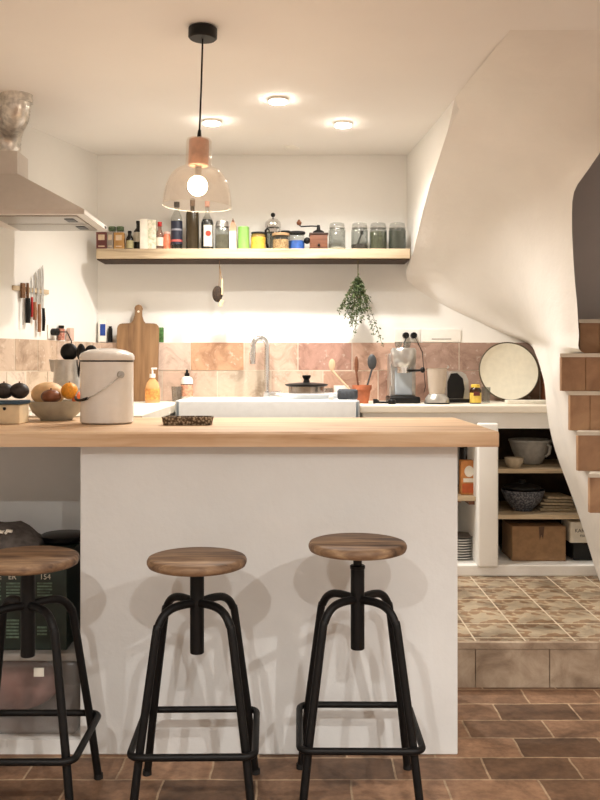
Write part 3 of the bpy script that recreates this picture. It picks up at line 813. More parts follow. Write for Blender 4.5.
# with this rotation the local -y points to the room (+wn)
for v_ in o.data.vertices: v_.co.y = -v_.co.y
def wall_tool(name, lab, cat, px, ytop, ymid, ybot, bw, hw, mb_, mh_, point=True, grp='knives and tools on the magnetic strip'):
    w = wallpt(px, .014); d = w.y
    t = thing(name, lab, cat, (w.x, w.y, Z(ymid, d)), ANG, grp)
    zt_, zb_ = Z(ytop, d) - Z(ymid, d), Z(ybot, d) - Z(ymid, d)
    mb = MB()
    if point: pts = [(-bw / 2, 0, 0), (bw / 2, 0, 0), (bw / 2, 0, zt_ * .8), (bw * .1, 0, zt_), (-bw / 2, 0, zt_ * .94)]
    else: pts = [(-bw / 2, 0, 0), (bw / 2, 0, 0), (bw / 2, 0, zt_), (-bw / 2, 0, zt_)]
    mb.prism(pts, (0, -.002 if point else -.01, 0)); mb.build('blade' if point else 'head', mb_, t, False)
    mb = MB(); mb.tube([(0, -.006, .004), (0, -.008, zb_ * .5), (0, -.006, zb_)], [hw * .5, hw * .62, hw * .5], seg=10); mb.build('handle', mh_, t)
bristle = mat('bristle_brown', (104, 72, 48), .9, 0, .2, 90)
M_blade = mat('blade_steel', (196, 194, 190), .35, .6, .03)
redm = mat('red_plastic', (176, 34, 34), .4); tan = mat('tan_handle', (150, 104, 72), .55)
wall_tool('pastry_brush', 'brown bristle brush at the near end of the magnetic strip', 'brush', 20, 283, 298, 325, .032, .008, bristle, M_steel, False)
wall_tool('whetted_tool', 'bristle tool with thick black handle second on the magnetic strip', 'brush', 24.6, 283, 299, 323, .012, .026, bristle, M_black, False)
wall_tool('red_knife', 'small knife with red handle on the magnetic strip', 'knife', 28.6, 280, 298, 317, .010, .012, M_blade, redm)
wall_tool('paring_knife', 'short knife with tan handle left of the two long knives', 'knife', 31.6, 274, 303, 320, .014, .020, M_blade, tan)
wall_tool('carving_knife', 'long knife with tan wooden handle on the magnetic strip', 'knife', 36, 269, 305, 332, .020, .018, M_blade, tan)
wall_tool('chef_knife', 'longest knife with slim black handle at the far end of the strip', 'knife', 40.3, 265, 309, 331, .019, .016, M_blade, M_black)

# items along the tile ledge (top of the thick tiles)
LZ = R2 + .001
def onwall(px, off=.022): return wallpt(px, off)
w = wallpt(51, 0.0)
pl = thing('plug_socket', 'white wall socket with a black plug left of the pink jar', 'socket', (w.x, w.y, Z(332, w.y)), ANG)
mb = MB(); mb.box(-.04, .04, -.009, 0, -.04, .04, bev=.003); mb.build('plate', M_white, pl)
mb = MB(); mb.cyl((0, -.045, 0), .02, .036, R=Matrix.Rotation(-PI / 2, 3, 'X')); mb.build('plug', M_black, pl)
mb = MB(); mb.tube([(0, -.045, 0), (.02, -.09, .0), (.05, -.10, -.05), (.06, -.09, -.13), (.07, -.08, -.23)], .0035, seg=8); mb.build('cable', M_black, pl)
w = onwall(58)
j = thing('spice_jar', 'pink salt jar with black lid on the tile ledge', 'jar', (w.x, w.y, LZ))
mb = MB(); mb.cyl((0, 0, .001), .019, .066, bev=.003); mb.build('body', speck('pink_salt', (150, 84, 70), (184, 120, 100), (206, 160, 140), 80), j)
mb = MB(); mb.cyl((0, 0, .068), .016, .017, bev=.002); mb.build('lid', M_black, j)
w = onwall(67)
mb = MB(); mb.box(-.02, .02, -.014, .014, 0, .075, bev=.005); o = mb.build('salt_packet', glass('pinkish_plastic', (226, 196, 180), .7, .3)); tag(o, 'translucent pinkish packet beside the pink salt jar', 'packet', (w.x, w.y, LZ), rotz=ANG)
w = Vector((X(102, 5.44), 5.475, 0))
tb = thing('cream_tube', 'tall white pack with blue label on the tile ledge', 'tube', (X(102, 5.46), 5.478, LZ))
mb = MB(); mb.box(-.025, .025, -.014, .014, 0, .135, bev=.004); mb.build('body', M_white, tb)
mb = MB(); mb.box(-.012, .02, -.0155, -.013, .04, .11); mb.build('label_patch', mat('label_blue', (34, 70, 150), .5), tb, False)
mb = MB(); mb.cyl((0, 0, 0), .014, .085, bev=.002); mb.cyl((0, 0, .085), .010, .012); o = mb.build('small_bottle', M_black); tag(o, 'small dark bottle between white blue pack and chopping board', 'bottle', (X(110, 5.47), 5.477, LZ))
mb = MB(); mb.box(-.014, .014, -.013, .013, 0, .09, bev=.003); o = mb.build('green_carton', mat('green_pack', (64, 104, 52), .6, 0, .3, 60)); tag(o, 'small green carton on the tile ledge right of the chopping board', 'carton', (X(161, 5.47), 5.48, LZ))

# chopping board leaning on the tiles
cb_ = thing('chopping_board', 'tall wooden chopping board with handle leaning on the wall tiles', 'chopping board', (X(136, 5.36), 5.36, CT))
def board_outline():
    w_, h_ = .126, .475; q = .03; out = [(-w_ + .006, 0), (w_ - .006, 0), (w_, .01)]
    out += [(w_ + .0, h_ - q)] + [(w_ - q + q * math.cos(a), h_ - q + q * math.sin(a)) for a in (PI / 6, PI / 3, PI / 2)]
    out += [(.045, h_ + .002), (.031, h_ + .02), (.022, h_ + .05), (.02, h_ + .08)]
    out += [(.024 * math.cos(a), h_ + .095 + .022 * math.sin(a)) for a in (0, PI / 4, PI / 2, 3 * PI / 4, PI)]
    out += [(-.02, h_ + .08), (-.022, h_ + .05), (-.031, h_ + .02), (-.045, h_ + .002)]
    out += [(-w_ + q + q * math.cos(a), h_ - q + q * math.sin(a)) for a in (PI / 2, 2 * PI / 3, 5 * PI / 6)] + [(-w_, h_ - q), (-w_, .01)]
    return out
mb = MB(); mb.prism([(x, 0, z) for x, z in board_outline()], (0, .022, 0)); mb.build('board', M_board, cb_, angle=30)
mb = MB(); mb.cyl((0, -.001, .548), .007, .001, R=Matrix.Rotation(PI / 2, 3, 'X'), seg=16); mb.build('hanging_hole', mat('hole_tone', (226, 214, 196), .8), cb_)
cb_.rotation_euler = (math.radians(-9), 0, 0)

# soaps by the sink
sp = thing('soap_dispenser', 'orange hand soap pump bottle left of the sink', 'soap bottle', at(152.5, 5.2, CT))
mb = MB(); mb.lathe([(0, 0), (.04, 0), (.043, .006), (.043, .085), (.034, .115), (.016, .137), (.014, .145), (0, .145)], seg=32, sy=.65); mb.build('bottle', glass('orange_soap', (244, 190, 130), .75, .15), sp)
mb = MB(); mb.lathe([(.0436, .018), (.0436, .082)], seg=32, sy=.66, cap=False); mb.build('label_band', mat('orange_label', (240, 156, 84), .5, 0, .15, 60), sp)
mb = MB(); mb.cyl((0, 0, .145), .0165, .022); mb.cyl((0, 0, .165), .005, .03); mb.box(-.007, .026, -.006, .006, .192, .203, bev=.002); mb.build('pump', M_white, sp)
dr = thing('dish_soap_bottle', 'white bottle with black dropper top and pink label behind the sink corner', 'bottle', at(187, 5.40, CT))
mb = MB(); mb.lathe([(0, 0), (.034, 0), (.036, .005), (.036, .128), (.03, .142), (.014, .15), (0, .15)], seg=32); mb.build('bottle', M_white, dr)
mb = MB(); mb.lathe([(.0364, .03), (.0364, .1)], seg=32, cap=False); mb.build('label_band', mat('pink_label', (222, 160, 130), .6, 0, .15, 60), dr)
mb = MB(); mb.lathe([(.0366, .1), (.0366, .104)], seg=32, cap=False); mb.build('label_stripe', M_black, dr)
mb = MB(); mb.cyl((0, 0, .15), .015, .02, bev=.002); mb.cyl((0, 0, .17), .009, .02, r2=.006); mb.build('cap', M_black, dr)
mb = MB(); mb.lathe([(0, 0), (.028, 0), (.034, .09), (.032, .09), (.026, .006), (0, .006)], seg=28); o = mb.build('drinking_glass', M_glass); tag(o, 'clear drinking glass left of the white dropper bottle', 'glass', at(177, 5.36, CT))

# platter, pot
ZS = 1.142
mb = MB(); mb.lathe([(0, .0), (.14, .0), (.165, .012), (.2, .022), (.198, .03), (.15, .03), (.13, .012), (0, .01)], seg=56, sy=.62)
o = mb.build('platter', M_ceramic); tag(o, 'white oval platter lying across the sink under the black-lidded pot', 'platter', at(311, 5.06, ZS))
pt = thing('lidded_pot', 'low glass pot with black lid on the white platter', 'pot', at(306.5, 5.08, ZS + .012))
mb = MB(); mb.lathe([(0, 0), (.09, 0), (.1, .01), (.102, .055), (.099, .055), (.097, .012), (0, .006)], seg=40); mb.build('body', mat('smoked_steel', (150, 138, 126), .2, .8), pt)
mb = MB(); mb.lathe([(0, .056), (.112, .056), (.121, .062), (.121, .068), (.1, .072), (.05, .077), (0, .078)], seg=48); mb.build('lid', M_black, pt)
mb = MB(); mb.lathe([(0, .077), (.02, .077), (.015, .095), (.024, .108), (.024, .118), (0, .12)], seg=24); mb.build('knob', M_black, pt)
mb = MB(); mb.lathe([(0, 0), (.03, 0), (.034, .008), (.034, .048), (.028, .056), (0, .057)], seg=32, sx=1.65, sy=1.0)
o = mb.build('scouring_pad', mat('slate_grey', (72, 76, 82), .8, 0, .1, 80)); tag(o, 'dark grey scrubbing pad at the right end of the sink rim', 'sponge', at(347.5, 4.93, ZS))
mb = MB(); mb.box(-.012, .012, -.02, .02, 0, .02, bev=.003); o = mb.build('soap_bar', M_white); tag(o, 'small white block beside the grey scrubbing pad', 'soap', at(331, 4.90, ZS))
mb = MB(); mb.lathe([(0, 0), (.036, 0), (.042, .01), (.044, .095), (.04, .095), (.038, .01), (0, .006)], seg=32)
o = mb.build('white_mug', M_white); tag(o, 'white cup behind the grey scrubbing pad', 'cup', at(341, 5.38, CT))
mb = MB(); mb.lathe([(0, 0), (.028, 0), (.032, .08), (.029, .08), (.026, .008), (0, .006)], seg=32)
o = mb.build('glass_tumbler', M_glass); tag(o, 'clear tumbler left of the white cup at the wall', 'glass', at(328, 5.39, CT))

# terracotta pot with utensils
TD = 5.12
tp_ = thing('terracotta_pot', 'small terracotta plant pot holding cooking utensils', 'pot', at(362, TD, CT))
mb = MB(); mb.lathe([(0, 0), (.036, 0), (.05, .078), (.055, .078), (.056, .104), (.051, .104), (.046, .078), (.034, .006), (0, .006)], seg=36); mb.build('body', M_terra, tp_)
utensil('wooden_spatula', 'pale wooden spatula leaning left out of the terracotta pot', 332, 359, .155, TD + .005, .019, .034, M_lightwood, CT + .02, .004, 'utensils in the terracotta pot')
utensil('wooden_spoon', 'dark wooden spoon upright in the terracotta pot', 356.5, 356, .02, TD, .012, .05, M_darkwood, CT + .02, .006, 'utensils in the terracotta pot')
utensil('silicone_spoon', 'dark grey spoon leaning right out of the terracotta pot', 372, 354, -.05, TD, .026, .045, mat('slate_silicone', (62, 64, 66), .5), CT + .02, .012, 'utensils in the terracotta pot')
# black sieve / plug lying on the counter
pg = thing('tamper', 'black coffee tamper tool lying between terracotta pot and coffee machine', 'tamper', at(383, 5.0, CT))
mb = MB(); mb.tube([(-.055, 0, .016), (-.035, 0, .017), (-.02, 0, .01), (.03, 0, .01)], [.014, .013, .006, .006], seg=12); mb.build('grip', M_black, pg)
mb = MB(); mb.cyl((.05, 0, 0), .022, .026, bev=.004); mb.build('head', M_black, pg)

# espresso machine
ED = 5.18
es = thing('espresso_machine', 'slim silver espresso machine on a black base', 'coffee machine', at(403, ED, CT))
mb = MB(); mb.box(-.087, .087, -.10, .14, 0, .038, bev=.012); mb.build('base', M_black, es)
mb = MB(); mb.box(-.076, .076, .02, .135, .034, .285, bev=.01); mb.build('column', M_steel, es)
mb = MB(); mb.box(-.046, .052, -.0, .021, .045, .20, bev=.003); mb.build('water_tank_front', glass('pale_panel', (206, 218, 228), .75, .1), es)
mb = MB(); mb.lathe([(0, .0), (.055, .0), (.068, .018), (.073, .05), (.073, .095), (.064, .107), (0, .107)], (0, -.02, .208), 36); mb.build('brew_head', M_steel, es)
mb = MB(); mb.cyl((0, -.02, .172), .036, .038); mb.build('portafilter', M_chrome, es)
mb = MB(); mb.tube([(.03, -.03, .185), (.09, -.08, .188)], [.008, .006], seg=10); mb.ball((.1, -.088, .19), .014, sz=1.2); mb.build('portafilter_handle', M_black, es)
mb = MB(); mb.tube([(-.066, .0, .25), (-.072, -.02, .2), (-.07, -.02, .10)], .004, seg=8); mb.build('steam_wand', M_chrome, es)
for k, (a, b_) in enumerate(((-.025, 0), (.022, -.01))):
    mb = MB(); mb.lathe([(0, 0), (.017, 0), (.024, .035), (.022, .035), (.016, .004), (0, .004)], seg=24)
    o = mb.build('espresso_glass', M_glass); tag(o, ('left' if k == 0 else 'right') + ' little glass cup on top of the espresso machine', 'cup', (X(403, ED) + a, ED + b_, CT + .3155), group='glass cups on the coffee machine')

# sockets above the tiles
def wplate(name, lab, pxa, pxb, ya, yb, sock=False):
    x0, x1 = X(pxa, 5.49), X(pxb, 5.49); zc_ = (Z(ya, 5.49) + Z(yb, 5.49)) / 2; h = abs(Z(ya, 5.49) - Z(yb, 5.49)) / 2
    t = thing(name, lab, 'socket', ((x0 + x1) / 2, BW, zc_))
    w_ = (x1 - x0) / 2
    mb = MB(); mb.box(-w_, w_, -.01, 0, -h, h, bev=.003); mb.build('plate', M_white, t)
    return t
s_ = wplate('double_socket', 'white double wall socket with two black plugs above the coffee machine', 395, 420, 329, 342)
for px in (406, 414):
    dx = X(px, 5.46) - s_.location.x
    mb = MB(); mb.cyl((dx, -.048, .0), .019, .040, R=Matrix.Rotation(-PI / 2, 3, 'X'), bev=.003); mb.build('plug', M_black, s_)
mb = MB(); mb.tube([(-.01, -.05, -.01), (-.03, -.08, -.05), (-.035, -.09, -.1)], .0035, seg=8); mb.tube([(.04, -.05, -.01), (.08, -.08, -.1), (.09, -.07, -.2), (.10, -.07, -.31), (.09, -.08, -.345)], .0022, seg=8); mb.build('cable', M_black, s_)
s_ = wplate('switch_panel', 'wide white switch panel with a slot above the tiles', 422, 461, 329, 342)
mb = MB(); mb.box(-.06, .06, -.0115, -.009, -.024, -.019); mb.build('slot', mat('grey_slot', (150, 146, 140), .6), s_, False)

# blender
bl = thing('blender', 'compact silver blender with clear grey cup', 'blender', at(437, 5.06, CT))
mb = MB(); mb.lathe([(0, 0), (.068, 0), (.07, .008), (.066, .03), (.048, .055), (0, .058)], seg=40); mb.build('base', M_silver, bl)
mb = MB(); mb.lathe([(.071, .0), (.071, .008)], seg=40, cap=False); mb.build('foot_ring', M_black, bl)
mb = MB(); mb.cyl((.04, -.052, .03), .011, .006, R=Matrix.Rotation(PI / 2, 3, 'X')); mb.build('button', M_steel, bl)
mb = MB(); mb.lathe([(.044, .056), (.05, .1), (.057, .198), (.06, .2), (.054, .2), (.046, .1), (.04, .058)], seg=40, cap=False); mb.build('cup', glass('smoky_cup', (206, 192, 176), .62, .12), bl)
mb = MB(); mb.tube([(.056, 0, .2), (.066, 0, .205), (.06, 0, .215)], .004, seg=8); mb.build('cup_tab', M_silver, bl)
# pod machine
pm = thing('toaster', 'rounded silver toaster with black end panel beside the blender', 'toaster', at(458, 5.2, CT))
mb = MB()
pts = [(-.065, 0, .018), (.065, 0, .018), (.06, 0, .13), (.045, 0, .165), (.02, 0, .18), (-.03, 0, .182), (-.055, 0, .165), (-.065, 0, .12)]
mb.prism(pts, (0, .2, 0)); mb.build('body', M_silver, pm, angle=30)
mb = MB(); mb.prism([(-.062, -.004, .024), (.03, -.004, .024), (.038, -.004, .08), (.028, -.004, .14), (-.005, -.004, .172), (-.042, -.004, .168), (-.062, -.004, .12)], (0, .01, 0)); mb.build('end_panel', M_black, pm)
mb = MB(); mb.box(-.07, .075, -.01, .2, 0, .022, bev=.006); mb.build('base', M_black, pm)
# vitamin bottle
vb = thing('vitamin_bottle', 'brown pill bottle with yellow cap and yellow label', 'bottle', at(475.5, 5.08, CT))
mb = MB(); mb.lathe([(0, 0), (.03, 0), (.032, .004), (.032, .078), (.024, .09), (0, .09)], seg=32); mb.build('bottle', mat('amber_dark', (52, 30, 18), .2), vb)
mb = MB(); mb.cyl((0, 0, .09), .025, .019, bev=.003); mb.build('cap', mat('yellow_cap', (226, 190, 74), .5), vb)
mb = MB(); mb.lathe([(.0324, .006), (.0324, .062)], seg=32, cap=False); lb = mb.build('label_band', mat('yellow_label', (222, 190, 84), .6), vb)
mb = MB(); mb.box(-.018, .018, -.034, -.032, .045, .068); mb.build('label_patch', mat('maroon_patch', (92, 34, 28), .6), vb, False)
mb = MB(); mb.lathe([(0, 0), (.022, 0), (.026, .09), (.024, .09), (.02, .006), (0, .006)], seg=28); o = mb.build('shot_glass', M_glass); tag(o, 'clear narrow glass right of the yellow capped bottle', 'glass', at(486, 5.2, CT))

# round cream tray leaning on wall
ry = thing('round_tray', 'big round cream enamel tray with dark rim leaning on the tiles', 'tray', (X(511, 5.33), 5.35, CT + .004))
Rr = .179; Rx = Matrix.Rotation(PI / 2, 3, 'X')
mb = MB(); mb.lathe([(0, 0), (Rr - .022, 0), (Rr - .006, .016), (Rr - .003, .016), (Rr - .003, .013), (Rr - .014, -.004), (0, -.004)], (0, 0, Rr), 72, R=Rx); mb.build('dish', M_cream, ry, angle=50)
mb = MB(); mb.tube([(math.cos(2 * PI * i / 72) * (Rr - .002), -.015, Rr + math.sin(2 * PI * i / 72) * (Rr - .002)) for i in range(72)], .0042, seg=8, closed=True); mb.build('rim', mat('olive_rim', (84, 72, 48), .4), ry)
ry.rotation_euler = (math.radians(-14), 0, 0)
mb = MB(); mb.box(-.125, .125, -.05, .03, 0, .02, bev=.003); o = mb.build('white_box', M_paper); tag(o, 'flat white slab lying in front of the round tray', 'box', (X(527, 5.12), 5.10, CT), rotz=-.03)
mb = MB(); mb.cyl((0, 0, 0), .03, .11, bev=.004); mb.cyl((0, 0, .11), .02, .03, r2=.012); o = mb.build('brown_bottle', mat('brown_glass', (96, 54, 30), .3)); tag(o, 'brown bottle half hidden between round tray and stair plaster', 'bottle', (X(546, 5.4), 5.39, CT))

# ------------------------------------------------------------------ shelf items
SZ = 2.0105; SD = 5.35
def sx(a, b_, d=SD): return (X((a + b_) / 2, d), (b_ - a) / 2 * d / F)
def hh(top, d=SD): return Z(top, d) - SZ
def shelf_box(name, lab, cat, a, b_, top, col, d=SD, dep=.05, patch=None, rz=0):
    x, w_ = sx(a, b_, d); h = hh(top, d)
    t = thing(name, lab, cat, (x, d, SZ), rz)
    mb = MB(); mb.box(-w_, w_, -dep / 2, dep / 2, 0, h, bev=.003); mb.build('body', col, t)
    if patch:
        mb = MB(); mb.box(-w_ * .6, w_ * .6, -dep / 2 - .001, -dep / 2 + .001, h * .55, h * .85); mb.build('label_patch', patch, t, False)
        mb = MB(); mb.box(-w_ * .6, w_ * .6, -dep / 2 - .001, -dep / 2 + .001, h * .18, h * .24); mb.build('label_line', patch, t, False)
    return t
maroon = mat('maroon_box', (98, 50, 46), .6); greyb = mat('grey_tin', (150, 140, 130), .5); tanb = mat('tan_tin', (176, 132, 76), .5)
palep = mat('pale_print', (206, 184, 156), .6)
shelf_box('tea_box', 'small maroon tea box at the left end of the shelf', 'box', 97, 107.5, 232.5, maroon, patch=palep)
shelf_box('grey_tin', 'small grey tin right of the maroon box', 'tin', 107.8, 114, 232.5, greyb, patch=palep)
shelf_box('tan_tin', 'small tan tin with pale print right of the grey tin', 'tin', 114.5, 124.5, 233, tanb, patch=palep)
gl = mat('green_lid', (92, 112, 78), .5, 0, .3, 60)
for k, (a, b_) in enumerate(((108.5, 116), (116.5, 124))):
    x, w_ = sx(a, b_, 5.44)
    t = thing('green_jar', 'leafy green lidded jar behind the ' + ('grey tin' if k == 0 else 'tan tin'), 'jar', (x, 5.44, SZ), 0, 'green lidded jars behind the tins')
    mb = MB(); mb.cyl((0, 0, 0), w_ * .95, hh(231, 5.44), bev=.003); mb.build('body', M_glass, t)
    mb = MB(); mb.cyl((0, 0, hh(231, 5.44)), w_, .026, bev=.003); mb.build('lid', gl, t)
def bottle(name, lab, a, b_, top, body, cap=None, neck=.3, sh_=.6, caph=.06, label=None, d=SD, nk=.3, cat='bottle'):
    """sh_: shoulder start as fraction of height ; neck: neck radius fraction"""
    x, r = sx(a, b_, d); h = hh(top, d)
    t = thing(name, lab, cat, (x, d, SZ))
    hb = h * (1 - caph)
    mb = MB(); mb.lathe([(0, 0), (r * .95, 0), (r, .004), (r, h * sh_), (r * .9, h * (sh_ + .05)), (r * nk, h * (sh_ + neck * .6)), (r * nk, hb), (0, hb)], seg=32); mb.build('body', body, t)
    if cap: mb = MB(); mb.cyl((0, 0, hb), r * nk * 1.15, h * caph, bev=.001); mb.build('cap', cap, t)
    if label:
        z0, z1, lm = label
        mb = MB(); mb.lathe([(r * 1.01, h * z0), (r * 1.01, h * z1)], seg=32, cap=False); mb.build('label_band', lm, t)
    return t, r, h
dk = mat('dark_bottle', (24, 20, 18), .15); olive = mat('olive_bottle', (60, 50, 34), .2)
bottle('small_bottle', 'small black bottle with pale label on the shelf', 126, 133.5, 231, dk, M_black, .3, .6, .12, (.1, .5, mat('olive_label', (176, 168, 126), .6)), nk=.45)
bottle('round_bottle', 'round black bottle with cream label behind the white carton', 133.5, 143, 221, dk, M_black, .25, .62, .08, (.3, .62, M_paper), d=5.40, nk=.4)
shelf_box('white_carton', 'tall white carton standing on the shelf', 'carton', 141, 148.5, 220, M_paper, dep=.09)
shelf_box('printed_carton', 'pale carton with green print right of the white carton', 'carton', 148.6, 156.5, 220.5, speck('pale_green_print', (186, 196, 164), (222, 214, 192), (238, 232, 218), 40), dep=.06)
bottle('red_cap_bottle', 'small sauce bottle with red cap on the shelf', 156, 163.5, 222, glass('sauce_glass', (150, 110, 92), .6), redm, .3, .55, .16, (.15, .45, M_paper), nk=.5)
bottle('pink_jar', 'small orange pink jar left of the clear spirit bottle', 163.5, 170.5, 232, mat('salmon_jar', (226, 128, 96), .4, 0, .15, 50), mat('salmon_lid', (226, 190, 176), .5), .1, .8, .12, nk=.8, cat='jar')
t, r, h = bottle('spirit_bottle', 'clear spirit bottle with navy label and black cap', 171, 182.5, 202, M_glass, M_black, .3, .64, .11, (.12, .60, mat('navy_label', (38, 42, 58), .5)), nk=.42)
mb = MB(); mb.lathe([(r * 1.02, h * .17), (r * 1.02, h * .215)], seg=32, cap=False); mb.build('label_stripe', mat('rose_stripe', (196, 96, 92), .5), t)
mb = MB(); mb.lathe([(r * 1.02, h * .40), (r * 1.02, h * .44)], seg=32, cap=False); mb.build('label_stripe', mat('grey_stripe', (140, 140, 150), .5), t)
mb = MB(); mb.lathe([(0, .004), (r * .9, .004), (r * .9, h * .14), (0, h * .14)], seg=24); mb.build('drink', dk, t)
bottle('oil_bottle', 'tall square-shouldered dark olive bottle on the shelf', 186, 199, 199, olive, mat('cork_cap', (120, 96, 74), .7), .12, .70, .14, nk=.33)
t, r, h = bottle('wine_bottle', 'dark drink bottle with white label and red dot', 201, 213.5, 201, M_glass, mat('pinkish_cap', (214, 160, 140), .5), .3, .55, .12, nk=.34)
mb = MB(); mb.lathe([(0, .004), (r * .95, .004), (r * .95, h * .56), (r * .8, h * .62), (0, h * .62)], seg=28); mb.build('drink', dk, t)
mb = MB()
ring = []
for i in range(9):
    a = -PI / 2 + .25 + (i / 8 - .5) * 1.5
    ring.append((math.cos(a) * r * 1.02, math.sin(a) * r * 1.02))
for (a0, b0), (a1, b1) in zip(ring, ring[1:]): mb.quad([(a0, b0, h * .07), (a1, b1, h * .07), (a1, b1, h * .5), (a0, b0, h * .5)])
mb.build('label_panel', M_paper, t)
mb = MB(); mb.cyl((r * .25, -r * 1.0, h * .33), .016, .003, R=Matrix.Rotation(PI / 2, 3, 'X')); mb.build('red_dot', mat('red_print', (208, 62, 40), .5), t)
# hinged jars
def clipjar(lab, a, b_, top, fill, m, name='clip_top_jar', grp='clip top glass jars on the shelf', lid=None, d=SD, extra=None):
    x, r = sx(a, b_, d); h = hh(top, d)
    t = thing(name, lab, 'jar', (x, d, SZ), 0, grp)
    mb = MB(); hb = h * .80
    mb.lathe([(0, 0), (r * .94, 0), (r, .006), (r, hb * .9), (r * .86, hb), (r * .84, hb), (r * .95, hb * .88), (r * .95, .008), (0, .006)], seg=36); mb.build('body', M_glass, t)
    mb = MB(); mb.lathe([(0, .008), (r * .93, .008), (r * .93, h * fill), (r * .5, h * fill + .004), (0, h * fill + .006)], seg=28); mb.build('contents', m, t)
    mb = MB(); mb.lathe([(0, hb + .006), (r * .88, hb + .006), (r * .9, hb + .014), (r * .82, h - .004), (r * .6, h), (0, h)], seg=36); mb.build('lid', lid or M_glass, t)
    mb = MB(); mb.lathe([(r * .88, hb - .002), (r * .94, hb), (r * .94, hb + .006), (r * .88, hb + .009)], seg=36, cap=False)
    mb.tube([(-r * .2, -r * .92, hb + .012), (-r * .22, -r * 1.04, hb - .02), (r * .22, -r * 1.04, hb - .02), (r * .2, -r * .92, hb + .012)], .0014, seg=6); mb.build('wire_clip', M_steel, t)
    return t, r, h
clipjar('grey clip top jar of seeds with metal lid behind the wine bottle', 215, 229.5, 221, .52, speck('grey_seeds', (96, 88, 70), (132, 124, 102), (168, 160, 138)), lid=M_silver)
# gabled carton
x, w_ = sx(229.5, 236.5); h = hh(219)
t = thing('gabled_carton', 'narrow white carton with folded tan paper top', 'carton', (x, SD, SZ))
mb = MB(); mb.box(-w_, w_, -.03, .03, 0, h * .6, bev=.002); mb.build('body', M_paper, t)
mb = MB(); mb.prism([(-w_, -.028, h * .6), (w_, -.028, h * .6), (w_ * .9, -.028, h * .78), (.002, -.028, h), (-w_ * .7, -.028, h * .8)], (0, .056, 0)); mb.build('folded_top', mat('tan_paper', (196, 156, 128), .7), t, False)
mb = MB(); mb.prism([(-w_ * .3, -.03, h * .9), (w_ * .5, -.03, h * .86), (.002, -.03, h * 1.01)], (0, .06, 0)); mb.build('clip', M_darkwood, t, False)
o_, r = sx(238, 249.3); h = hh(227)
mb = MB(); mb.cyl((0, 0, 0), r, h, bev=.003); o = mb.build('green_tin', mat('lime_green', (136, 188, 96), .5, 0, .03)); tag(o, 'bright lime green cylinder tin on the shelf', 'tin', (o_, SD, SZ))
bottle('yellow_jar', 'squat jar with yellow label and dark lid', 251, 265.5, 232.5, glass('amber_jar', (150, 120, 60), .75), M_blackm, .06, .84, .10, (.08, .72, mat('yellow_print', (214, 172, 66), .5, 0, .12, 60)), nk=.86, cat='jar')
# french press
x, r = sx(265, 281, 5.42); h = hh(213, 5.42)
t = thing('french_press', 'chrome framed french press with black knob behind the jars', 'coffee press', (x, 5.42, SZ))
mb = MB(); mb.lathe([(0, 0), (r * .8, 0), (r * .8, h * .62), (r * .76, h * .62), (r * .76, .006), (0, .006)], seg=32); mb.build('beaker', M_glass, t)
mb = MB(); mb.lathe([(r * .84, 0), (r * .84, .02)], seg=32, cap=False)
mb.lathe([(r * .84, h * .5), (r * .84, h * .58)], seg=32, cap=False)
for a in (.3, 1.9, 3.4, 5.0): mb.box(r * .84 * math.cos(a) - .004, r * .84 * math.cos(a) + .004, r * .84 * math.sin(a) - .001, r * .84 * math.sin(a) + .001, 0, h * .6)
mb.build('frame', M_chrome, t)
mb = MB(); mb.lathe([(0, h * .62), (r, h * .62), (r, h * .68), (r * .95, h * .76), (r * .55, h * .84), (0, h * .86)], seg=32); mb.build('lid', M_chrome, t)
mb = MB(); mb.cyl((0, 0, h * .85), .003, h * .07); mb.ball((0, 0, h * .95), h * .05 + .002); mb.build('plunger_knob', M_black, t)
mb = MB(); mb.tube([(-r * .7, -r * .6, h * .58), (-r * .9, -r * 1.0, h * .52), (-r * .8, -r * 1.0, h * .2), (-r * .6, -r * .7, h * .1)], .007, seg=8); mb.build('handle', M_black, t)
bottle('cork_jar', 'glass jar of spice with tan lid in front of the french press', 273, 288.5, 233.5, M_glass, mat('tan_lid', (170, 138, 100), .6), .06, .80, .16, (.0, .60, M_beans), nk=.98, d=5.31, cat='jar')
bottle('blue_jar', 'glass jar with blue label and black lid left of the coffee grinder', 289, 304.5, 232, M_glass, M_blackm, .06, .80, .12, (.05, .5, mat('blue_label', (44, 82, 150), .5, 0, .1, 50)), nk=.95, cat='jar')
bottle('dark_jar', 'dark lidded jar behind between the spice jar and blue jar', 281, 290, 231, M_glass, M_blackm, .06, .86, .1, None, nk=.96, d=5.44, cat='jar')
# coffee grinder
x, w_ = sx(309, 328); h = hh(233)
t = thing('coffee_grinder', 'antique wooden box coffee grinder with iron crank', 'coffee grinder', (x, SD, SZ))
mb = MB(); mb.box(-w_ * .92, w_ * .92, -.05, .05, .006, h * .86, bev=.003); mb.build('box', M_darkwood, t)
mb = MB(); mb.box(-w_, w_, -.056, .056, 0, .01, bev=.002); mb.box(-w_, w_, -.056, .056, h * .86, h * .95, bev=.002); mb.build('moulding', mat('dark_walnut', (58, 34, 24), .5), t)
mb = MB(); mb.box(-w_ * .7, w_ * .7, -.052, -.048, .016, h * .42); dw = mb.build('drawer', M_darkwood, t, False)
mb = MB(); mb.ball((0, -.058, h * .24), .008); mb.build('knob', M_black, dw)
mb = MB(); mb.lathe([(0, h * .95), (.04, h * .95), (.03, h * 1.1), (.012, h * 1.18), (.008, h * 1.45), (0, h * 1.46)], seg=28); mb.build('hopper', M_iron, t)
mb = MB(); xh = X(299, SD) - x; zz = h * 1.38
mb.tube([(0, 0, zz), (xh * .4, -.01, zz), (xh * .9, -.02, zz - .004), (xh, -.02, zz + .006)], .004, seg=8); mb.build('crank', M_iron, t)
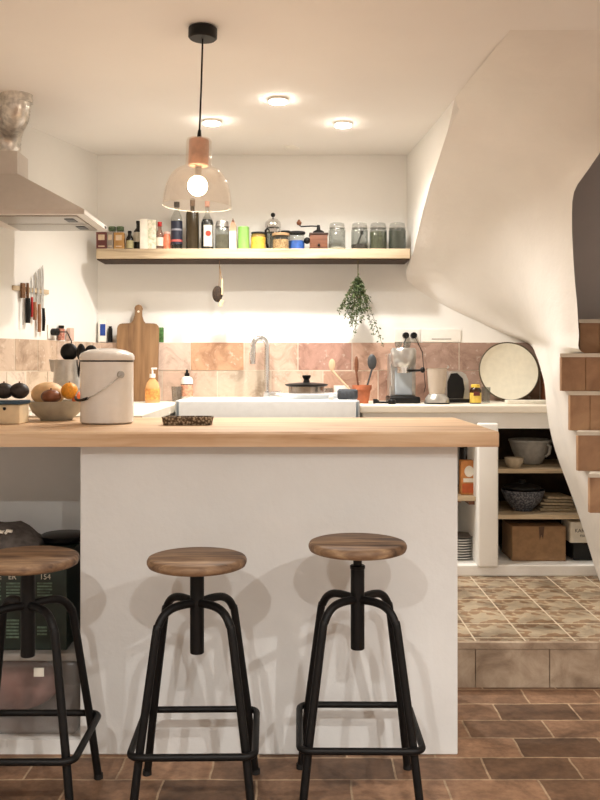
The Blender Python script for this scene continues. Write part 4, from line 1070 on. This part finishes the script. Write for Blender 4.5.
mb = MB(); mb.lathe([(0, 0), (.012, .004), (.016, .016), (.008, .028), (.006, .034), (0, .036)], (xh, -.02, zz + .002), 20); mb.build('crank_knob', M_darkwood, t)
mb = MB(); mb.ball((X(307, SD) - x, -.03, .055), .02); mb.build('side_boss', M_iron, t)
clipjar('clip top jar, nearly empty with pale flour, right of the coffee grinder', 328.5, 345.5, 223, .10, M_flour)
t, r, h = clipjar('clip top jar a third full of coffee beans with a scoop', 351, 368, 223, .2, M_coffee)
mb = MB(); mb.tube([(-.012, -.0, h * .2), (.012, -.0, h * .62)], [.006, .005], seg=8); mb.ball((.015, 0, h * .66), .011, sz=1.4); o = mb.build('coffee_scoop', M_black); tag(o, 'black scoop standing inside the coffee bean jar', 'scoop', tuple(t.location))
clipjar('clip top jar full of light green dried leaves', 369.5, 387, 223, .66, M_tea)
clipjar('clip top jar of dark dried herbs at the right end of the shelf', 388.5, 406, 223, .72, M_dark_tea)

# hanging things under the shelf
HZ = 1.951
hg = thing('hanging_brush', 'dark round brush with pale strap hanging on a string under the shelf', 'brush', (X(219.5, 5.3), 5.30, 0))
mb = MB(); mb.tube([(0, 0, 1.945), (.001, 0, Z(272, 5.3)), (-.004, 0, Z(287, 5.3))], .002, seg=6); mb.tube([(.0, 0, Z(266, 5.3)), (.012, 0, Z(280, 5.3)), (.015, 0, Z(294, 5.3))], .003, seg=6); mb.build('string', mat('string', (140, 112, 84), .9), hg)
mb = MB(); mb.ball((-.012, 0, Z(294, 5.3)), .046, None, .68, .35, 1.05); mb.build('head', speck('dark_bristle', (30, 22, 16), (54, 40, 30), (84, 64, 46)), hg)
mb = MB(); mb.box(.012, .022, -.018, -.012, Z(295, 5.3), Z(279, 5.3), bev=.002); mb.box(-.002, .022, -.02, -.008, Z(307, 5.3), Z(300, 5.3), bev=.004, rot=Matrix.Rotation(.4, 3, 'Y')); mb.build('pale_handle', mat('bone', (214, 194, 156), .6), hg)
hb = thing('herb_bunch', 'bunch of drying green herbs hanging upside down under the shelf', 'herbs', (X(358, 5.3), 5.30, 0))
rnd = random.Random(21); st_mb = MB(); lf = MB()
def leaf(p, s_, dirv):
    d_ = Vector(dirv).normalized(); n_ = d_.cross(Vector((rnd.uniform(-1, 1), rnd.uniform(-1, 1), rnd.uniform(-1, 1)))).normalized()
    c = p + d_ * s_ * .5; up = d_.cross(n_) * s_ * .12
    lf.quad([p, c + n_ * s_ * .28 + up, p + d_ * s_, c - n_ * s_ * .28 + up])
top = Vector((0, 0, Z(277, 5.3)))
st_mb.tube([(0, 0, 1.9465), (0, 0, Z(270, 5.3)), top], .003, seg=6)
ends = [(338, 312), (345, 318), (350, 325), (355, 334), (352, 328), (360, 322), (367, 308), (369, 302), (374, 334), (382, 346), (348, 312), (362, 318), (356, 322), (341, 308), (365, 314), (358, 310), (352, 316)]
for (ex, ey) in ends:
    e = Vector((X(ex, 5.3) - hb.location.x, rnd.uniform(-.03, .04), Z(ey, 5.3)))
    mid = (top + e) / 2 + Vector((rnd.uniform(-.01, .01) + (.012 if ex > 366 and ey < 320 else 0), rnd.uniform(-.01, .01), .01))
    pts = [(1 - u) ** 2 * top + 2 * u * (1 - u) * mid + u * u * e for u in [i / 8 for i in range(9)]]
    st_mb.tube(pts, .0013, seg=5)
    for q in range(95 if ey < 330 else 70):
        u = rnd.random() ** .8; i = min(int(u * 8), 7); p = pts[i].lerp(pts[i + 1], u * 8 - i)
        p = p + Vector((rnd.gauss(0, .006), rnd.gauss(0, .008), rnd.gauss(0, .005)))
        leaf(p, rnd.uniform(.010, .021), (rnd.gauss(0, 1), rnd.gauss(0, 1), rnd.gauss(-.6, .8)))
st_mb.build('stems', mat('herb_stem', (92, 84, 54), .9), hb)
lf.build('foliage', M_leaf, hb, False)

# ------------------------------------------------------------------ items in the rear bays
def shz(z): return z + .0005
# left bay
t = thing('flour_bag', 'orange paper bag of flour on the narrow bay shelf', 'bag', at(468, 5.0, shz(.612)))
mb = MB(); mb.box(-.045, .042, -.03, .03, 0, .19, bev=.006); mb.build('bag', mat('orange_paper', (198, 132, 72), .6, 0, .1, 25), t)
mb = MB(); mb.lathe([(0, 0), (.026, 0), (.026, .0015), (0, .0015)], (0, -.031, .13), 24, R=Matrix.Rotation(PI / 2, 3, 'X'), sy=1.2); mb.box(-.032, .03, -.0325, -.030, .07, .092); mb.build('label_patch', M_paper, t)
mb = MB(); mb.box(-.038, .036, -.0318, -.030, .012, .062); mb.build('label_panel', mat('deep_orange', (190, 92, 46), .6), t, False)
mb = MB(); mb.cyl((0, 0, 0), .045, .25, bev=.006); mb.cyl((0, 0, .25), .02, .08); o = mb.build('black_bottle', dk); tag(o, 'tall black bottle behind the orange flour bag', 'bottle', at(467, 5.18, shz(.612)))
t0 = None
for k in range(9):
    mb = MB(); mb.lathe([(0, 0), (.05, 0), (.086, .012), (.089, .014), (.086, .016), (.05, .005), (0, .004)], seg=40)
    o = mb.build('plate', M_enamel) if k < 8 else mb.build('plate', mat('grey_plate', (120, 112, 104), .4))
    pos = 'bottom' if k == 0 else 'top, grey' if k == 8 else None
    lab = 'bottom white plate of the stack in the narrow bay' if k == 0 else 'grey plate lying topmost on the white plate stack' if k == 8 else 'white plate within the stack in the narrow bay, number %s up' % ('zero one two three four five six seven eight'.split()[k])
    if 0 < k < 8: lab = 'white dinner plate in the middle of the stack in the narrow bay'
    tag(o, lab, 'plate', (X(459, 5.05), 5.05, .2485 + k * .0145), group='plates stacked in the narrow bay')
# right bay
t = thing('mixing_bowl', 'large grey-white mixing bowl with handle on the upper bay shelf', 'bowl', at(530, 5.16, shz(.764)))
mb = MB(); mb.lathe([(0, 0), (.06, 0), (.068, .006), (.1, .07), (.118, .128), (.121, .13), (.121, .14), (.116, .14), (.095, .07), (.06, .012), (0, .01)], seg=48); mb.build('body', mat('pale_stoneware', (186, 184, 178), .3), t)
mb = MB(); mb.tube([(.075, -.09, .115), (.082, -.115, .11), (.078, -.115, .07), (.065, -.085, .05)], .008, seg=10); mb.build('handle', mat('pale_stoneware', (186, 184, 178), .3), t)
mb = MB(); mb.lathe([(0, 0), (.03, 0), (.05, .03), (.052, .055), (.048, .055), (.044, .03), (.028, .008), (0, .006)], seg=40); o = mb.build('small_bowl', mat('oat_glaze', (172, 158, 136), .4)); tag(o, 'small beige bowl left in front of the mixing bowl', 'bowl', at(514, 4.965, shz(.764)))
mb = MB(); mb.lathe([(0, 0), (.05, 0), (.055, .01), (.095, .05), (.118, .105), (.121, .118), (.116, .118), (.09, .055), (.05, .016), (0, .012)], seg=48); o = mb.build('speckled_bowl', M_mottle); tag(o, 'dark mottled blue-grey bowl on the lower bay shelf', 'bowl', at(523, 5.06, shz(.513)))
mb = MB(); mb.lathe([(0, .045), (.1, .12), (.102, .132), (.06, .145), (.02, .15), (.018, .168), (0, .172)], seg=36); o = mb.build('black_lid', M_blackm); tag(o, 'black knobbed lid lying inside the mottled bowl', 'dish', at(522, 5.06, shz(.513) + .004))  # dark thing in the bowl, modelled as a knobbed lid
for k in range(5):
    mb = MB(); w1 = .105 - .008 * k
    mb.box(-w1, w1, -.09, .09, 0, .014, bev=.005)
    for v_ in mb.bm.verts: v_.co.z += .006 * math.sin(v_.co.x * 25 + k) * (0 if k == 0 else .4)
    o = mb.build('folded_cloth', mat('linen_%d' % (k % 2), ((186, 170, 142), (160, 146, 122))[k % 2], .9, 0, .08, 60), angle=60)
    tag(o, ['bottom folded beige cloth on the lower bay shelf', 'second folded brownish cloth from the bottom of the cloth pile', 'folded beige cloth in the middle of the cloth pile', 'folded brownish cloth second from the top of the pile', 'topmost folded cloth beside the mottled bowl'][k], 'cloth', (X(554, 5.12) , 5.12, shz(.513) + k * .0165), rotz=.12 * math.sin(k * 2.1), group='folded cloths on the bay shelf')
t = thing('cardboard_box', 'brown cardboard box on the floor of the right bay', 'box', (X(537, 5.0), 5.08, .2495), .0)
mb = MB(); mb.box(-.148, .148, -.12, .12, 0, .192, bev=.004); mb.build('box', M_card, t)
mb = MB(); mb.prism([(-.002, -.1215, .19), (.03, -.1215, .19), (.022, -.1215, .12), (.012, -.1215, .145), (.004, -.1215, .115)], (0, .001, 0)); mb.build('tape_strip', mat('brown_tape', (84, 58, 38), .35), t, False)
mb = MB(); mb.box(-.14, .14, -.006, .006, .1915, .1935); mb.build('flap_seam', mat('brown_tape', (84, 58, 38), .35), t, False)
t = thing('white_sign_box', 'white box with dark lettering on top of the black crate', 'box', (X(592, 5.0), 5.0, .352), 0)
mb = MB(); mb.box(-.135, .13, -.05, .12, 0, .115, bev=.003); mb.build('box', M_paper, t)
letters('KARL', .028, mat('grey_print', (70, 66, 60), .7), t, (-.078, -.0505, .066))
letters('FISC', .018, mat('grey_print', (70, 66, 60), .7), t, (-.066, -.0505, .038))
mb = MB(); mb.box(-.12, .10, -.05, .12, 0, .10, bev=.012); o = mb.build('black_crate', M_blackm); tag(o, 'black crate on the bay floor under the white lettered box', 'crate', (X(592, 5.02), 5.02, .2505))

# ------------------------------------------------------------------ things in the island niche
t = thing('storage_tub', 'clear plastic storage tub with lid on the niche plinth', 'storage box', (-1.06, 3.30, .0505))
mb = MB()
def tub(x_, y_, z0, z1, k=1.0):
    mb.box(-x_, x_, -y_, y_, z0, z1, bev=.02)
tub(.325, .19, 0, .255); mb.build('body', M_tubglass, t)
mb = MB(); mb.box(-.33, .33, -.195, .195, .256, .283, bev=.008); mb.build('lid', glass('lid_plastic', (190, 186, 180), .6, .2), t)
mb = MB(); mb.box(.18, .215, -.1975, -.194, .205, .235); mb.build('label_patch', M_paper, t, False)
mb = MB(); mb.ball((0, 0, 0), .15, None, 1.7, .9, .72, 28); o = mb.build('folded_blanket', mat('dusty_mauve', (140, 104, 98), .9, 0, .25, 6)); tag(o, 'dusty brown folded blanket inside the clear tub', 'blanket', (-1.09, 3.30, .165))
GZ = .0505 + .284
gm = mat('dark_green_box', (24, 38, 30), .5, 0, .1); tg = mat('grey_green_print', (84, 104, 88), .6, 0, .2, 60); pr_ = mat('pale_print2', (196, 188, 170), .6)
t = thing('green_carton', 'dark green printed carton standing on the clear tub', 'carton', (-1.03, 3.30, GZ + .001))
mb = MB(); mb.box(-.29, .255, -.16, .16, 0, .335, bev=.004); mb.build('box', gm, t)
# printed panels
def panel(px0, px1, y0, y1, m, n=None, name='text_panel'):
    d = 3.137; mb = MB(); x0, x1 = X(px0, d) + 1.03, X(px1, d) + 1.03; z0, z1 = Z(y1, d) - GZ, Z(y0, d) - GZ
    k = int((y1 - y0) / 3.0)
    for i in range(k):
        a = z1 - (z1 - z0) * i / k; ln = x1 - (x1 - x0) * (.35 * random.random() if i % 4 == 3 else .05 * random.random())
        mb.box(x0, ln, -.1615, -.1602, a - (z1 - z0) / k * .55, a)
    mb.build(name, m, t, False)
panel(6, 20, 583, 602, tg); panel(37, 52, 583, 598, tg); panel(6, 19, 620, 640, tg); panel(37, 47, 627, 637, tg); panel(-12, 1, 583, 602, tg)
panel(37, 49, 600.5, 603.5, pr_, name='text_line'); panel(37, 44, 610, 614, tg, name='text_line')
def lt(txt, px, py, s): letters(txt, s, pr_, t, (X(px, 3.137) + 1.03, -.1605, Z(py, 3.137) - GZ))
lt('ER', 12, 577.5, .026); lt('154', 45, 577.5, .026); lt('ANE', -6, 577.5, .026)
mb = MB(); mb.box(.10, .13, -.1605, -.158, .01, .32); mb.build('fold_line', M_blackm, t, False)
# grey printed bag lying on top
t2 = thing('grey_bag', 'dark grey printed carrier bag lying on the green carton', 'bag', (-1.10, 3.28, GZ + .3365))
mb = MB()
N1, N2 = 14, 8; top_ = []; rnd = random.Random(4)
def bh(u, v): return .085 * (1 - abs(2 * v - 1) ** 3) * (1 - max(0, (abs(u - .45) * 2 - .6) / .55) ** 1.5 * .9) + .008 * math.sin(u * 17 + v * 9)
for j in range(N2 + 1):
    top_.append([mb.bm.verts.new((-.26 + .46 * i / N1, -.13 + .26 * j / N2 + .04 * (1 - i / N1), max(.004, bh(min(1, i / N1), j / N2)))) for i in range(N1 + 1)])
bot_ = [[mb.bm.verts.new((v.co.x, v.co.y, 0)) for v in r] for r in top_]
for j in range(N2):
    for i in range(N1):
        mb.bm.faces.new((top_[j][i], top_[j][i + 1], top_[j + 1][i + 1], top_[j + 1][i])); mb.bm.faces.new((bot_[j][i], bot_[j + 1][i], bot_[j + 1][i + 1], bot_[j][i + 1]))
for j in range(N2):
    mb.bm.faces.new((top_[j][0], top_[j + 1][0], bot_[j + 1][0], bot_[j][0])); mb.bm.faces.new((top_[j][N1], bot_[j][N1], bot_[j + 1][N1], top_[j + 1][N1]))
for i in range(N1):
    mb.bm.faces.new((top_[0][i], bot_[0][i], bot_[0][i + 1], top_[0][i + 1])); mb.bm.faces.new((top_[N2][i], top_[N2][i + 1], bot_[N2][i + 1], bot_[N2][i]))
mb.build('bag', mat('charcoal_fabric', (86, 80, 76), .8, 0, .15, 40, .3), t2, angle=80)
mb = MB()
for q in range(9): mb.box(.02 + q * .011, .028 + q * .011, -.10 - .001 * q, -.094, .066 + .008 * math.sin(q * 2.3), .076 + .008 * math.sin(q * 1.7), rot=Matrix.Rotation(q, 3, 'Y'))
mb.build('printed_mark', M_paper, t2, False)
mb = MB(); mb.lathe([(0, 0), (.07, 0), (.085, .01), (.088, .026), (.08, .03), (0, .032)], seg=36); o = mb.build('black_pan', M_black); tag(o, 'round black pan on the green carton beside the grey bag', 'pan', (X(67, 3.4), 3.36, GZ + .3365))

# ------------------------------------------------------------------ camera, world, view
cam = bpy.data.cameras.new('camera'); co = bpy.data.objects.new('camera', cam); COL.objects.link(co)
co.location = (0, 0, CZ); co.rotation_euler = (PI / 2, 0, 0)
cam.sensor_fit = 'VERTICAL'; cam.sensor_height = 32; cam.sensor_width = 24; cam.lens = F / 800 * 32
cam.shift_x = (300 - VX) / 800; cam.shift_y = -(400 - VY) / 800
cam.clip_start = .05
scene.camera = co
w = bpy.data.worlds.new('world'); scene.world = w; w.use_nodes = True
w.node_tree.nodes['Background'].inputs[0].default_value = (1, .9, .8, 1); w.node_tree.nodes['Background'].inputs[1].default_value = .05
vs = scene.view_settings; vs.view_transform = 'Standard'; vs.look = 'None'; vs.gamma = 1; vs.use_curve_mapping = False; vs.exposure = 1.15
